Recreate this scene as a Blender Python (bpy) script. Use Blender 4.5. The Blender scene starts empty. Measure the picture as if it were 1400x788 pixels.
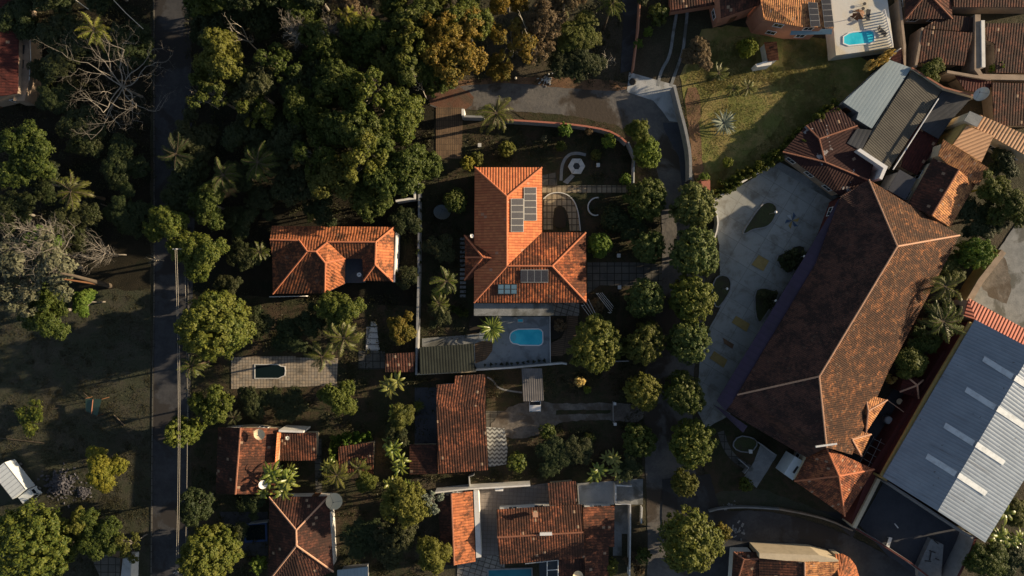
import bpy, math, random
import numpy as np
from mathutils import Vector, Matrix
random.seed(7)
SC = bpy.context.scene
COL = SC.collection
CH = 103.0          # camera height in metres
K = 0.11            # metres per photo pixel on the ground

def W(u, v, h=0.0):
    f = K * (CH - h) / CH
    return Vector(((u - 700) * f, (394 - v) * f, h))

# ------------------------------------------------------------------ materials
MATS = {}
def newmat(name):
    m = bpy.data.materials.new(name); m.use_nodes = True
    nt = m.node_tree; nt.nodes.clear()
    out = nt.nodes.new('ShaderNodeOutputMaterial')
    MATS[name] = m
    return m, nt, out
def N(nt, typ, **kw):
    n = nt.nodes.new(typ)
    for k, v in kw.items():
        if k in n.inputs: n.inputs[k].default_value = v
        else: setattr(n, k, v)
    return n
def rgba(c): return (c[0], c[1], c[2], 1.0)
def mth(nt, op, a, b=None):
    n = nt.nodes.new('ShaderNodeMath'); n.operation = op
    for i, x in enumerate((a, b)):
        if x is None: continue
        if isinstance(x, (int, float)): n.inputs[i].default_value = x
        else: nt.links.new(x, n.inputs[i])
    return n.outputs[0]
def mixc(nt, f, a, b, mode='MIX'):
    n = nt.nodes.new('ShaderNodeMix'); n.data_type = 'RGBA'; n.blend_type = mode
    for s, x in ((n.inputs[0], f), (n.inputs[6], a), (n.inputs[7], b)):
        if isinstance(x, (int, float)): s.default_value = x
        elif isinstance(x, tuple): s.default_value = rgba(x)
        else: nt.links.new(x, s)
    return n.outputs[2]
def ramp(nt, x, lo, hi):
    n = nt.nodes.new('ShaderNodeMapRange'); n.interpolation_type = 'SMOOTHSTEP'
    nt.links.new(x, n.inputs[0]); n.inputs[1].default_value = lo; n.inputs[2].default_value = hi
    return n.outputs[0]
def noise(nt, vec, scale, detail=5, rough=0.6, dist=0.0):
    n = N(nt, 'ShaderNodeTexNoise', Scale=scale, Detail=detail, Roughness=rough, Distortion=dist)
    nt.links.new(vec, n.inputs['Vector']); return n.outputs['Fac']
def finish(nt, out, col, rough=0.85, bump=None, dist=0.02, metal=0.0, spec=0.3):
    p = nt.nodes.new('ShaderNodeBsdfPrincipled')
    if isinstance(col, tuple): p.inputs['Base Color'].default_value = rgba(col)
    else: nt.links.new(col, p.inputs['Base Color'])
    if isinstance(rough, (int, float)): p.inputs['Roughness'].default_value = rough
    else: nt.links.new(rough, p.inputs['Roughness'])
    p.inputs['Metallic'].default_value = metal
    p.inputs['Specular IOR Level'].default_value = spec
    if bump is not None:
        b = N(nt, 'ShaderNodeBump', Distance=dist, Strength=1.0)
        nt.links.new(bump, b.inputs['Height']); nt.links.new(b.outputs[0], p.inputs['Normal'])
    nt.links.new(p.outputs[0], out.inputs[0])
    return p
def mottled(name, c1, c2, scale=0.6, c3=None, s3=0.15, t3=(0.5, 0.62), rough=0.9, bump=0.02, fine=6.0, spec=0.25, metal=0.0):
    m, nt, out = newmat(name)
    tc = nt.nodes.new('ShaderNodeTexCoord').outputs['Object']
    n1 = noise(nt, tc, scale, 8, 0.65); n2 = noise(nt, tc, fine, 4, 0.7)
    f = ramp(nt, mth(nt, 'ADD', mth(nt, 'MULTIPLY', n1, 0.65), mth(nt, 'MULTIPLY', n2, 0.35)), 0.38, 0.62)
    c = mixc(nt, f, c1, c2)
    if c3: c = mixc(nt, ramp(nt, noise(nt, tc, s3, 6, 0.6, 0.4), *t3), c, c3)
    finish(nt, out, c, rough, n2, bump, metal, spec); return m
def tilemat(name, c1, c2, dirt, dirtamt=0.5, pu=0.36, pv=0.42, spread=0.5, dscale=0.35, bumpd=0.05, lichen=0.0, peel=0.0, odd_=0.5):
    """clay pantiles: ribs across u, rows down v, every tile with a tone of its own, lichen and soot in patches"""
    m, nt, out = newmat(name)
    uv = nt.nodes.new('ShaderNodeTexCoord').outputs['UV']
    s = nt.nodes.new('ShaderNodeSeparateXYZ'); nt.links.new(uv, s.inputs[0])
    u = mth(nt, 'DIVIDE', s.outputs[0], pu); v = mth(nt, 'DIVIDE', s.outputs[1], pv)
    cb = nt.nodes.new('ShaderNodeCombineXYZ')
    nt.links.new(mth(nt, 'FLOOR', u), cb.inputs[0]); nt.links.new(mth(nt, 'FLOOR', v), cb.inputs[1])
    wn = nt.nodes.new('ShaderNodeTexWhiteNoise'); wn.noise_dimensions = '2D'; nt.links.new(cb.outputs[0], wn.inputs['Vector'])
    t = wn.outputs['Value']
    rib = mth(nt, 'SINE', mth(nt, 'MULTIPLY', mth(nt, 'FRACT', u), math.pi))
    row = mth(nt, 'FRACT', v)
    h = mth(nt, 'ADD', rib, mth(nt, 'MULTIPLY', row, 0.45))
    h = mth(nt, 'ADD', h, mth(nt, 'MULTIPLY', t, 0.25))
    c = mixc(nt, mth(nt, 'MULTIPLY', t, spread), c1, c2)
    g = nt.nodes.new('ShaderNodeTexCoord').outputs['Object']
    d = ramp(nt, mth(nt, 'ADD', mth(nt, 'MULTIPLY', noise(nt, g, dscale, 7, 0.7, 0.3), 0.6), mth(nt, 'MULTIPLY', noise(nt, g, 2.6, 5, 0.75), 0.4)), 0.62 - dirtamt * 0.25, 0.72 - dirtamt * 0.22)
    dt = mth(nt, 'MULTIPLY', d, 0.85)
    c = mixc(nt, dt, c, dirt)
    # the channels between tiles are mixed darker
    c = mixc(nt, mth(nt, 'MULTIPLY', mth(nt, 'SUBTRACT', 1.0, ramp(nt, rib, 0.0, 0.55)), 0.55), c, dirt)
    if lichen:
        sp = ramp(nt, noise(nt, g, 1.3, 9, 0.82, 0.4), 0.46, 0.64)
        c = mixc(nt, mth(nt, 'MULTIPLY', sp, lichen * 0.75), c, (0.035, 0.02, 0.016))
        s2 = ramp(nt, noise(nt, g, 0.8, 9, 0.88, 0.6), 0.52, 0.68)
        c = mixc(nt, mth(nt, 'MULTIPLY', s2, lichen * 0.7), c, (0.48, 0.22, 0.09))
    if peel:
        sp = ramp(nt, mth(nt, 'ADD', mth(nt, 'MULTIPLY', noise(nt, g, 0.32, 3, 0.6), 0.75), mth(nt, 'MULTIPLY', noise(nt, g, 3.0, 4, 0.7), 0.25)), 0.60, 0.63)
        c = mixc(nt, mth(nt, 'MULTIPLY', sp, peel), c, (0.34, 0.33, 0.34))
    odd = mth(nt, 'GREATER_THAN', t, 0.985)
    c = mixc(nt, mth(nt, 'MULTIPLY', odd, 0.12 if lichen else odd_), c, (0.5, 0.36, 0.25))
    finish(nt, out, c, 0.85, h, bumpd, 0.0, 0.2); return m
def sheetmat(name, c1, c2, pu=0.35, rough=0.45, stain=(0.2, 0.12, 0.08), amt=0.2, metal=0.0, bumpd=0.05, spec=0.5):
    m, nt, out = newmat(name)
    uv = nt.nodes.new('ShaderNodeTexCoord').outputs['UV']
    s = nt.nodes.new('ShaderNodeSeparateXYZ'); nt.links.new(uv, s.inputs[0])
    u = mth(nt, 'DIVIDE', s.outputs[0], pu)
    rib = mth(nt, 'SINE', mth(nt, 'MULTIPLY', mth(nt, 'FRACT', u), math.pi))
    g = nt.nodes.new('ShaderNodeTexCoord').outputs['Object']
    # long streaks of wear down the slope
    mp = N(nt, 'ShaderNodeMapping'); mp.inputs['Scale'].default_value = (1.6, 0.12, 1); nt.links.new(uv, mp.inputs[0])
    st = noise(nt, mp.outputs[0], 1.0, 6, 0.7)
    c = mixc(nt, ramp(nt, noise(nt, g, 0.4, 6, 0.65), 0.35, 0.65), c1, c2)
    pan = nt.nodes.new('ShaderNodeTexWhiteNoise'); pan.noise_dimensions = '1D'
    nt.links.new(mth(nt, 'FLOOR', mth(nt, 'DIVIDE', s.outputs[0], pu * 4)), pan.inputs['W'])
    c = mixc(nt, mth(nt, 'MULTIPLY', pan.outputs['Value'], 0.22), c, tuple(x * 0.55 for x in c1))
    c = mixc(nt, mth(nt, 'MULTIPLY', ramp(nt, st, 0.55, 0.75), amt), c, stain)
    c = mixc(nt, mth(nt, 'MULTIPLY', mth(nt, 'SUBTRACT', 1.0, ramp(nt, rib, 0.0, 0.5)), 0.35), c, tuple(x * 0.5 for x in c1))
    spots = ramp(nt, noise(nt, g, 1.7, 2, 0.5), 0.72, 0.75)
    c = mixc(nt, mth(nt, 'MULTIPLY', spots, 0.6), c, stain)
    finish(nt, out, c, rough, rib, bumpd, metal, spec); return m
def pavemat(name, c1, c2, mortar, bw=0.5, bh=0.5, rot=0.0, dirt=(0.03, 0.03, 0.028), amt=0.5, off=0.0, mort=0.03):
    m, nt, out = newmat(name)
    tc = nt.nodes.new('ShaderNodeTexCoord').outputs['Object']
    mp = N(nt, 'ShaderNodeMapping'); mp.inputs['Rotation'].default_value = (0, 0, math.radians(rot)); nt.links.new(tc, mp.inputs[0])
    b = nt.nodes.new('ShaderNodeTexBrick'); b.offset = off
    nt.links.new(mp.outputs[0], b.inputs['Vector'])
    b.inputs['Color1'].default_value = rgba(c1); b.inputs['Color2'].default_value = rgba(c2); b.inputs['Mortar'].default_value = rgba(mortar)
    b.inputs['Scale'].default_value = 1.0; b.inputs['Mortar Size'].default_value = mort
    b.inputs['Brick Width'].default_value = bw; b.inputs['Row Height'].default_value = bh; b.inputs['Bias'].default_value = 0.0
    d = ramp(nt, noise(nt, tc, 0.45, 7, 0.7, 0.3), 0.45, 0.7)
    c = mixc(nt, mth(nt, 'MULTIPLY', d, amt), b.outputs['Color'], dirt)
    c = mixc(nt, mth(nt, 'MULTIPLY', noise(nt, tc, 5, 4, 0.7), 0.35), c, dirt)
    finish(nt, out, c, 0.85, mth(nt, 'SUBTRACT', 1.0, b.outputs['Fac']), 0.02); return m
def leafmat(name, c1, c2, c3, tr=0.3, rough=0.6, spec=0.3):
    """leaves: tone by leaf, by clump and by plant"""
    m, nt, out = newmat(name)
    geo = nt.nodes.new('ShaderNodeNewGeometry'); oi = nt.nodes.new('ShaderNodeObjectInfo')
    tc = nt.nodes.new('ShaderNodeTexCoord').outputs['Object']
    f = mth(nt, 'ADD', mth(nt, 'MULTIPLY', geo.outputs['Random Per Island'], 0.55), mth(nt, 'MULTIPLY', noise(nt, tc, 0.9, 3, 0.6), 0.55))
    c = mixc(nt, ramp(nt, f, 0.3, 0.8), c1, c2)
    k = ramp(nt, mth(nt, 'ADD', mth(nt, 'MULTIPLY', noise(nt, tc, 0.35, 2, 0.5), 0.6), mth(nt, 'MULTIPLY', oi.outputs['Random'], 0.4)), 0.4, 0.75)
    c = mixc(nt, mth(nt, 'MULTIPLY', k, 0.65), c, c3)
    d = nt.nodes.new('ShaderNodeBsdfPrincipled'); d.inputs['Roughness'].default_value = rough
    d.inputs['Specular IOR Level'].default_value = spec
    nt.links.new(c, d.inputs['Base Color'])
    t = nt.nodes.new('ShaderNodeBsdfTranslucent'); nt.links.new(c, t.inputs[0])
    mx = nt.nodes.new('ShaderNodeMixShader'); mx.inputs[0].default_value = tr
    nt.links.new(d.outputs[0], mx.inputs[1]); nt.links.new(t.outputs[0], mx.inputs[2])
    nt.links.new(mx.outputs[0], out.inputs[0]); return m
def plain(name, c, rough=0.6, metal=0.0, spec=0.4, var=0.25, scale=2.0):
    m, nt, out = newmat(name)
    tc = nt.nodes.new('ShaderNodeTexCoord').outputs['Object']
    n = noise(nt, tc, scale, 6, 0.7)
    cc = mixc(nt, mth(nt, 'MULTIPLY', ramp(nt, n, 0.4, 0.75), var), c, tuple(x * 0.45 for x in c))
    finish(nt, out, cc, rough, n, 0.01, metal, spec); return m

tilemat('tile_main', (0.64, 0.225, 0.095), (0.46, 0.135, 0.065), (0.11, 0.035, 0.02), 0.25, 0.4, 0.45, 0.8)
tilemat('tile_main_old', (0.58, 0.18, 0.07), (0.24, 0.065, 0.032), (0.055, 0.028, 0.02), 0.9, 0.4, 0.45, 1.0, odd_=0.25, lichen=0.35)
tilemat('tile_left', (0.54, 0.19, 0.08), (0.34, 0.11, 0.052), (0.045, 0.03, 0.022), 0.6, 0.42, 0.6, 0.8, 0.5, lichen=0.3)
tilemat('tile_left_shaded', (0.36, 0.125, 0.05), (0.22, 0.075, 0.038), (0.03, 0.022, 0.018), 0.85, 0.42, 0.6, 0.9, 0.8, lichen=0.5)  # slopes turned from the sun: their shade put into the colour, plus more blotches
tilemat('tile_rust', (0.32, 0.115, 0.06), (0.12, 0.045, 0.03), (0.035, 0.022, 0.018), 0.85, 0.38, 0.42, 1.0)
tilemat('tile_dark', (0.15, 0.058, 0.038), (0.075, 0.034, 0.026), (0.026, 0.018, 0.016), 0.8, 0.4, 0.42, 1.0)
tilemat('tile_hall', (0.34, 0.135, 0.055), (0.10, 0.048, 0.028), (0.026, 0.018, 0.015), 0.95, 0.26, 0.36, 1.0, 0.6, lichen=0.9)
tilemat('tile_hall_shaded', (0.12, 0.056, 0.042), (0.07, 0.038, 0.032), (0.024, 0.017, 0.017), 0.7, 0.26, 0.36, 0.8, 0.4, odd_=0.06)  # hall's west and south slopes: no lichen, shade put into a darker colour
tilemat('tile_tail', (0.42, 0.15, 0.065), (0.26, 0.08, 0.045), (0.05, 0.025, 0.02), 0.7, 0.3, 0.4, 0.9, 0.9)
tilemat('tile_light', (0.62, 0.30, 0.12), (0.4, 0.17, 0.08), (0.07, 0.035, 0.025), 0.6, 0.3, 0.4, 1.0, 0.9)
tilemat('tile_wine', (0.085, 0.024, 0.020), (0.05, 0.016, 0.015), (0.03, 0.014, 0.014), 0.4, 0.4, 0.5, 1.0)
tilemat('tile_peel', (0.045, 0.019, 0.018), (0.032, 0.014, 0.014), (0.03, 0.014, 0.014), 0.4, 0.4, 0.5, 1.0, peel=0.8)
sheetmat('metal_hall', (0.35, 0.40, 0.46), (0.30, 0.345, 0.40), 0.5, 0.33, (0.08, 0.055, 0.04), 0.55, metal=0.55, bumpd=0.025)
sheetmat('metal_pale', (0.27, 0.35, 0.40), (0.24, 0.32, 0.37), 0.5, 0.5, (0.16, 0.18, 0.2), 0.3, bumpd=0.006)
sheetmat('sheet_olive', (0.105, 0.10, 0.085), (0.075, 0.072, 0.064), 0.32, 0.85, (0.05, 0.05, 0.045), 0.5, bumpd=0.03, spec=0.2)
sheetmat('sheet_slate', (0.060, 0.066, 0.078), (0.045, 0.05, 0.058), 0.6, 0.85, (0.03, 0.03, 0.03), 0.4, bumpd=0.015, spec=0.15)
sheetmat('sheet_green', (0.040, 0.046, 0.038), (0.028, 0.032, 0.027), 0.42, 0.85, (0.02, 0.02, 0.02), 0.4, bumpd=0.03, spec=0.15)
sheetmat('sheet_apricot', (0.62, 0.34, 0.17), (0.52, 0.28, 0.14), 0.5, 0.55, (0.2, 0.12, 0.08), 0.15, bumpd=0.06)
sheetmat('sheet_purple', (0.042, 0.026, 0.064), (0.03, 0.02, 0.045), 1.0, 0.6, (0.03, 0.02, 0.03), 0.5, bumpd=0.03)
sheetmat('sheet_grey', (0.17, 0.16, 0.16), (0.10, 0.10, 0.105), 0.32, 0.8, (0.05, 0.045, 0.04), 0.5, bumpd=0.03, spec=0.2)
sheetmat('sheet_redstrip', (0.5, 0.12, 0.06), (0.38, 0.085, 0.045), 0.5, 0.6, (0.14, 0.05, 0.03), 0.3, bumpd=0.1)
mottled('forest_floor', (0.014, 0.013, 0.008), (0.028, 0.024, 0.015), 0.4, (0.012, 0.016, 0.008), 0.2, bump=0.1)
plain('wall_white', (0.72, 0.72, 0.70), 0.8, var=0.35, scale=0.9)
plain('wall_cream', (0.55, 0.47, 0.34), 0.85, var=0.4, scale=0.8)
plain('wall_salmon', (0.42, 0.20, 0.13), 0.85, var=0.35, scale=0.8)
plain('wall_grey', (0.26, 0.27, 0.28), 0.9, var=0.6, scale=0.7)
plain('wall_old', (0.32, 0.25, 0.19), 0.9, var=0.7, scale=0.8)
plain('wall_yellow', (0.45, 0.33, 0.12), 0.85, var=0.4)
plain('wall_wine', (0.10, 0.025, 0.022), 0.85, var=0.4)
plain('cap_red', (0.40, 0.15, 0.105), 0.85, var=0.5, scale=6)
plain('ridge_red', (0.56, 0.20, 0.10), 0.85, var=0.5, scale=4)
plain('ridge_pale', (0.56, 0.33, 0.22), 0.85, var=0.5, scale=4)
plain('ridge_dull', (0.30, 0.13, 0.08), 0.85, var=0.6, scale=4)
plain('white_paint', (0.75, 0.76, 0.77), 0.4, var=0.12)
plain('skylight_sheet', (0.62, 0.68, 0.74), 0.4, var=0.5, scale=1.2)
plain('pale_cyan', (0.10, 0.50, 0.66), 0.15, var=0.2)
plain('field_stone', (0.085, 0.085, 0.10), 0.9, var=0.5)
plain('truck_white', (0.62, 0.68, 0.72), 0.35, var=0.2)
plain('dark_metal', (0.03, 0.032, 0.036), 0.5)
plain('grey_metal', (0.30, 0.31, 0.32), 0.4, 0.6)
plain('pale_metal', (0.55, 0.55, 0.52), 0.45, 0.2)
plain('dish_beige', (0.78, 0.64, 0.42), 0.6, var=0.15)
plain('dish_mesh', (0.13, 0.16, 0.18), 0.5, 0.3)
plain('glass_dark', (0.015, 0.022, 0.03), 0.12, spec=0.7, var=0.0)
plain('glass_blue', (0.12, 0.22, 0.30), 0.12, spec=0.8, var=0.3, scale=1.5)
plain('rubber', (0.02, 0.02, 0.02), 0.8)
plain('wood', (0.16, 0.075, 0.035), 0.8, var=0.5)
plain('rot_wood', (0.10, 0.08, 0.06), 0.9, var=0.5)
plain('bark', (0.10, 0.075, 0.05), 0.9, var=0.5)
plain('bark_pale', (0.50, 0.46, 0.38), 0.8, var=0.4)
plain('bark_bone', (0.23, 0.21, 0.18), 0.9, var=0.4)
plain('bark_blue', (0.20, 0.24, 0.26), 0.9, var=0.4)
plain('stone_white', (0.55, 0.56, 0.56), 0.8, var=0.4, scale=1.5)
plain('stone_grey', (0.24, 0.25, 0.26), 0.9, var=0.6, scale=1.5)
plain('soil', (0.03, 0.024, 0.018), 0.95)
plain('green_tarp', (0.035, 0.08, 0.06), 0.6, var=0.5, scale=1.0)
plain('mat_yellow', (0.30, 0.22, 0.08), 0.8, var=0.55, scale=1.2)
plain('paint_blue', (0.05, 0.09, 0.16), 0.8, var=0.5)
plain('blue_tarp', (0.015, 0.05, 0.16), 0.5, var=0.4)
plain('cable', (0.50, 0.47, 0.40), 0.5, var=0.1)
plain('water_dark', (0.006, 0.014, 0.016), 0.25, spec=0.12, var=0.1)
def watermat(name, c1, c2):
    m, nt, out = newmat(name)
    tc = nt.nodes.new('ShaderNodeTexCoord').outputs['Object']
    n = noise(nt, tc, 1.4, 4, 0.6, 0.8)
    finish(nt, out, mixc(nt, ramp(nt, noise(nt, tc, 0.5, 3, 0.5), 0.3, 0.7), c1, c2), 0.08, n, 0.03, 0.0, 0.4)
watermat('water_cyan', (0.015, 0.46, 0.66), (0.06, 0.62, 0.80))
watermat('water_teal', (0.015, 0.14, 0.20), (0.02, 0.18, 0.25))
def panelmat():
    m, nt, out = newmat('solar_cells')
    uv = nt.nodes.new('ShaderNodeTexCoord').outputs['UV']
    b = nt.nodes.new('ShaderNodeTexBrick'); b.offset = 0.0
    nt.links.new(uv, b.inputs['Vector'])
    b.inputs['Color1'].default_value = (0.024, 0.023, 0.028, 1); b.inputs['Color2'].default_value = (0.03, 0.028, 0.032, 1)
    b.inputs['Mortar'].default_value = (0.16, 0.17, 0.2, 1); b.inputs['Scale'].default_value = 1.0
    b.inputs['Mortar Size'].default_value = 0.008; b.inputs['Brick Width'].default_value = 0.166; b.inputs['Row Height'].default_value = 0.166
    finish(nt, out, b.outputs['Color'], 0.4, None, spec=0.5)
panelmat()
# ground surfaces
def groundmat():
    m, nt, out = newmat('ground')
    tc = nt.nodes.new('ShaderNodeTexCoord').outputs['Object']
    n1 = noise(nt, tc, 0.09, 8, 0.65, 0.5); n2 = noise(nt, tc, 0.6, 8, 0.7); n3 = noise(nt, tc, 5.0, 5, 0.75)
    a = mixc(nt, ramp(nt, n3, 0.35, 0.68), (0.030, 0.028, 0.018), (0.052, 0.056, 0.030))
    b = mixc(nt, ramp(nt, n3, 0.3, 0.7), (0.050, 0.042, 0.028), (0.085, 0.070, 0.050))
    f = ramp(nt, mth(nt, 'ADD', mth(nt, 'MULTIPLY', n1, 0.6), mth(nt, 'MULTIPLY', n2, 0.4)), 0.42, 0.6)
    c = mixc(nt, f, a, b)
    c = mixc(nt, mth(nt, 'MULTIPLY', ramp(nt, noise(nt, tc, 0.22, 5, 0.7), 0.58, 0.7), 0.7), c, (0.018, 0.02, 0.012))
    finish(nt, out, c, 0.95, mth(nt, 'ADD', n3, mth(nt, 'MULTIPLY', n2, 2.0)), 0.12)
groundmat()
def lawnmat(name, g1, g2, dry):
    m, nt, out = newmat(name)
    tc = nt.nodes.new('ShaderNodeTexCoord').outputs['Object']
    n2 = noise(nt, tc, 0.25, 8, 0.7, 0.6); n3 = noise(nt, tc, 4.0, 5, 0.75); n1 = noise(nt, tc, 0.9, 6, 0.7)
    c = mixc(nt, ramp(nt, n3, 0.3, 0.7), g1, g2)
    c = mixc(nt, ramp(nt, mth(nt, 'ADD', mth(nt, 'MULTIPLY', n2, 0.6), mth(nt, 'MULTIPLY', n1, 0.4)), 0.42, 0.6), c, dry)
    finish(nt, out, c, 0.95, n3, 0.1)
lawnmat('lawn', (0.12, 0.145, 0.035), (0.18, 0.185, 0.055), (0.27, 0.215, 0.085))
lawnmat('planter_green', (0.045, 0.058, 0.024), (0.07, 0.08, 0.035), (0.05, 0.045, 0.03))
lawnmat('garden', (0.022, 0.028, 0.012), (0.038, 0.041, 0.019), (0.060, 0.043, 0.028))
lawnmat('field', (0.034, 0.041, 0.024), (0.050, 0.056, 0.034), (0.060, 0.056, 0.042))
mottled('asphalt', (0.040, 0.042, 0.048), (0.062, 0.064, 0.070), 0.35, (0.036, 0.034, 0.034), 0.12, (0.5, 0.56), fine=2.5)
mottled('asphalt_blue', (0.05, 0.056, 0.072), (0.068, 0.074, 0.09), 0.4, (0.10, 0.095, 0.09), 0.12, (0.58, 0.7))
mottled('street', (0.095, 0.095, 0.097), (0.14, 0.135, 0.13), 0.4, (0.06, 0.05, 0.042), 0.12, (0.5, 0.58), fine=2.2, bump=0.05)
mottled('concrete', (0.17, 0.185, 0.195), (0.25, 0.265, 0.275), 0.5, (0.10, 0.105, 0.10), 0.25)
mottled('concrete_pale', (0.33, 0.36, 0.38), (0.42, 0.44, 0.46), 0.5, (0.24, 0.25, 0.25), 0.3)
mottled('deck_blue', (0.20, 0.235, 0.27), (0.25, 0.28, 0.31), 0.6, (0.16, 0.18, 0.2), 0.5)
mottled('terrace_sand', (0.50, 0.46, 0.36), (0.60, 0.56, 0.45), 0.4, (0.55, 0.57, 0.56), 0.12, (0.42, 0.55))
mottled('dirt', (0.13, 0.075, 0.045), (0.20, 0.125, 0.075), 0.5, (0.08, 0.055, 0.035), 0.3, bump=0.06)
mottled('dirt_red', (0.12, 0.06, 0.04), (0.15, 0.085, 0.058), 0.5, (0.10, 0.07, 0.05), 0.4, bump=0.05)
mottled('gravel', (0.10, 0.092, 0.082), (0.17, 0.155, 0.14), 0.8, (0.09, 0.075, 0.06), 0.3, fine=3, bump=0.05)
pavemat('pavers', (0.21, 0.14, 0.085), (0.16, 0.105, 0.065), (0.055, 0.04, 0.03), 0.32, 0.9, 0)
pavemat('patio_tiles', (0.46, 0.38, 0.29), (0.33, 0.30, 0.26), (0.07, 0.065, 0.06), 0.45, 0.45, 0, (0.06, 0.055, 0.045), 0.7)
pavemat('path_slabs', (0.40, 0.33, 0.23), (0.30, 0.26, 0.19), (0.07, 0.055, 0.04), 0.75, 0.95, 0, (0.08, 0.065, 0.05), 0.6, mort=0.07)
pavemat('slabs_dark', (0.14, 0.135, 0.12), (0.10, 0.10, 0.095), (0.03, 0.03, 0.026), 1.1, 1.1, 0, amt=0.6, mort=0.06)
pavemat('slabs_tan', (0.24, 0.19, 0.13), (0.19, 0.155, 0.11), (0.06, 0.05, 0.035), 0.7, 0.7, 12, amt=0.5)
pavemat('courtyard', (0.335, 0.355, 0.355), (0.28, 0.305, 0.31), (0.15, 0.15, 0.145), 3.2, 2.6, 31, (0.12, 0.11, 0.09), 0.7, mort=0.022)
pavemat('deck_wood', (0.20, 0.13, 0.08), (0.15, 0.10, 0.065), (0.05, 0.035, 0.025), 3.0, 0.3, 8)
pavemat('yard_tiles', (0.24, 0.215, 0.20), (0.205, 0.185, 0.175), (0.13, 0.12, 0.11), 0.6, 0.6, 3, (0.12, 0.10, 0.09), 0.4)
pavemat('yard_stone', (0.34, 0.32, 0.29), (0.26, 0.25, 0.235), (0.10, 0.09, 0.08), 0.9, 0.7, 17, amt=0.4, mort=0.06)
def checker():
    m, nt, out = newmat('wave_tiles')
    tc = nt.nodes.new('ShaderNodeTexCoord').outputs['Object']
    s = nt.nodes.new('ShaderNodeSeparateXYZ'); nt.links.new(tc, s.inputs[0])
    w = mth(nt, 'MULTIPLY', mth(nt, 'SINE', mth(nt, 'MULTIPLY', s.outputs[0], 9.0)), 0.13)
    y = mth(nt, 'FRACT', mth(nt, 'DIVIDE', mth(nt, 'ADD', s.outputs[1], w), 0.62))
    c = mixc(nt, mth(nt, 'GREATER_THAN', y, 0.52), (0.42, 0.45, 0.45), (0.10, 0.105, 0.11))
    c = mixc(nt, mth(nt, 'MULTIPLY', noise(nt, tc, 0.8, 5, 0.7), 0.4), c, (0.1, 0.1, 0.1))
    finish(nt, out, c, 0.7)
checker()
# foliage
leafmat('leaf_mango', (0.052, 0.082, 0.012), (0.125, 0.145, 0.022), (0.165, 0.155, 0.026), 0.25)
leafmat('leaf_street', (0.045, 0.078, 0.018), (0.12, 0.15, 0.038), (0.165, 0.17, 0.050), 0.25)
leafmat('leaf_forest', (0.040, 0.066, 0.011), (0.088, 0.115, 0.020), (0.125, 0.12, 0.024), 0.28)
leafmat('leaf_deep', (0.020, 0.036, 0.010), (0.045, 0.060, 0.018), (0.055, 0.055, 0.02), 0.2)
leafmat('leaf_ochre', (0.13, 0.10, 0.014), (0.26, 0.165, 0.024), (0.08, 0.095, 0.015), 0.25)
leafmat('leaf_lime', (0.12, 0.16, 0.018), (0.20, 0.22, 0.03), (0.24, 0.20, 0.025), 0.3)
leafmat('leaf_bright', (0.06, 0.13, 0.015), (0.13, 0.20, 0.03), (0.16, 0.20, 0.03), 0.3)
leafmat('leaf_grey', (0.085, 0.10, 0.055), (0.15, 0.155, 0.09), (0.18, 0.17, 0.11), 0.2)
leafmat('leaf_brown', (0.11, 0.075, 0.04), (0.17, 0.12, 0.065), (0.12, 0.09, 0.04), 0.2)
leafmat('leaf_palm', (0.06, 0.09, 0.014), (0.12, 0.145, 0.024), (0.15, 0.15, 0.03), 0.3, 0.45, 0.4)
leafmat('leaf_silver', (0.13, 0.165, 0.13), (0.21, 0.24, 0.18), (0.18, 0.20, 0.13), 0.15)
leafmat('leaf_banana', (0.13, 0.19, 0.03), (0.24, 0.28, 0.05), (0.26, 0.24, 0.07), 0.35, 0.35, 0.5)
leafmat('leaf_blossom', (0.55, 0.40, 0.10), (0.70, 0.55, 0.22), (0.6, 0.45, 0.15), 0.2)
leafmat('undergrowth', (0.022, 0.03, 0.010), (0.05, 0.055, 0.02), (0.055, 0.045, 0.022), 0.2)
leafmat('grassblade', (0.13, 0.14, 0.03), (0.20, 0.19, 0.055), (0.27, 0.20, 0.08), 0.3)

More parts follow.
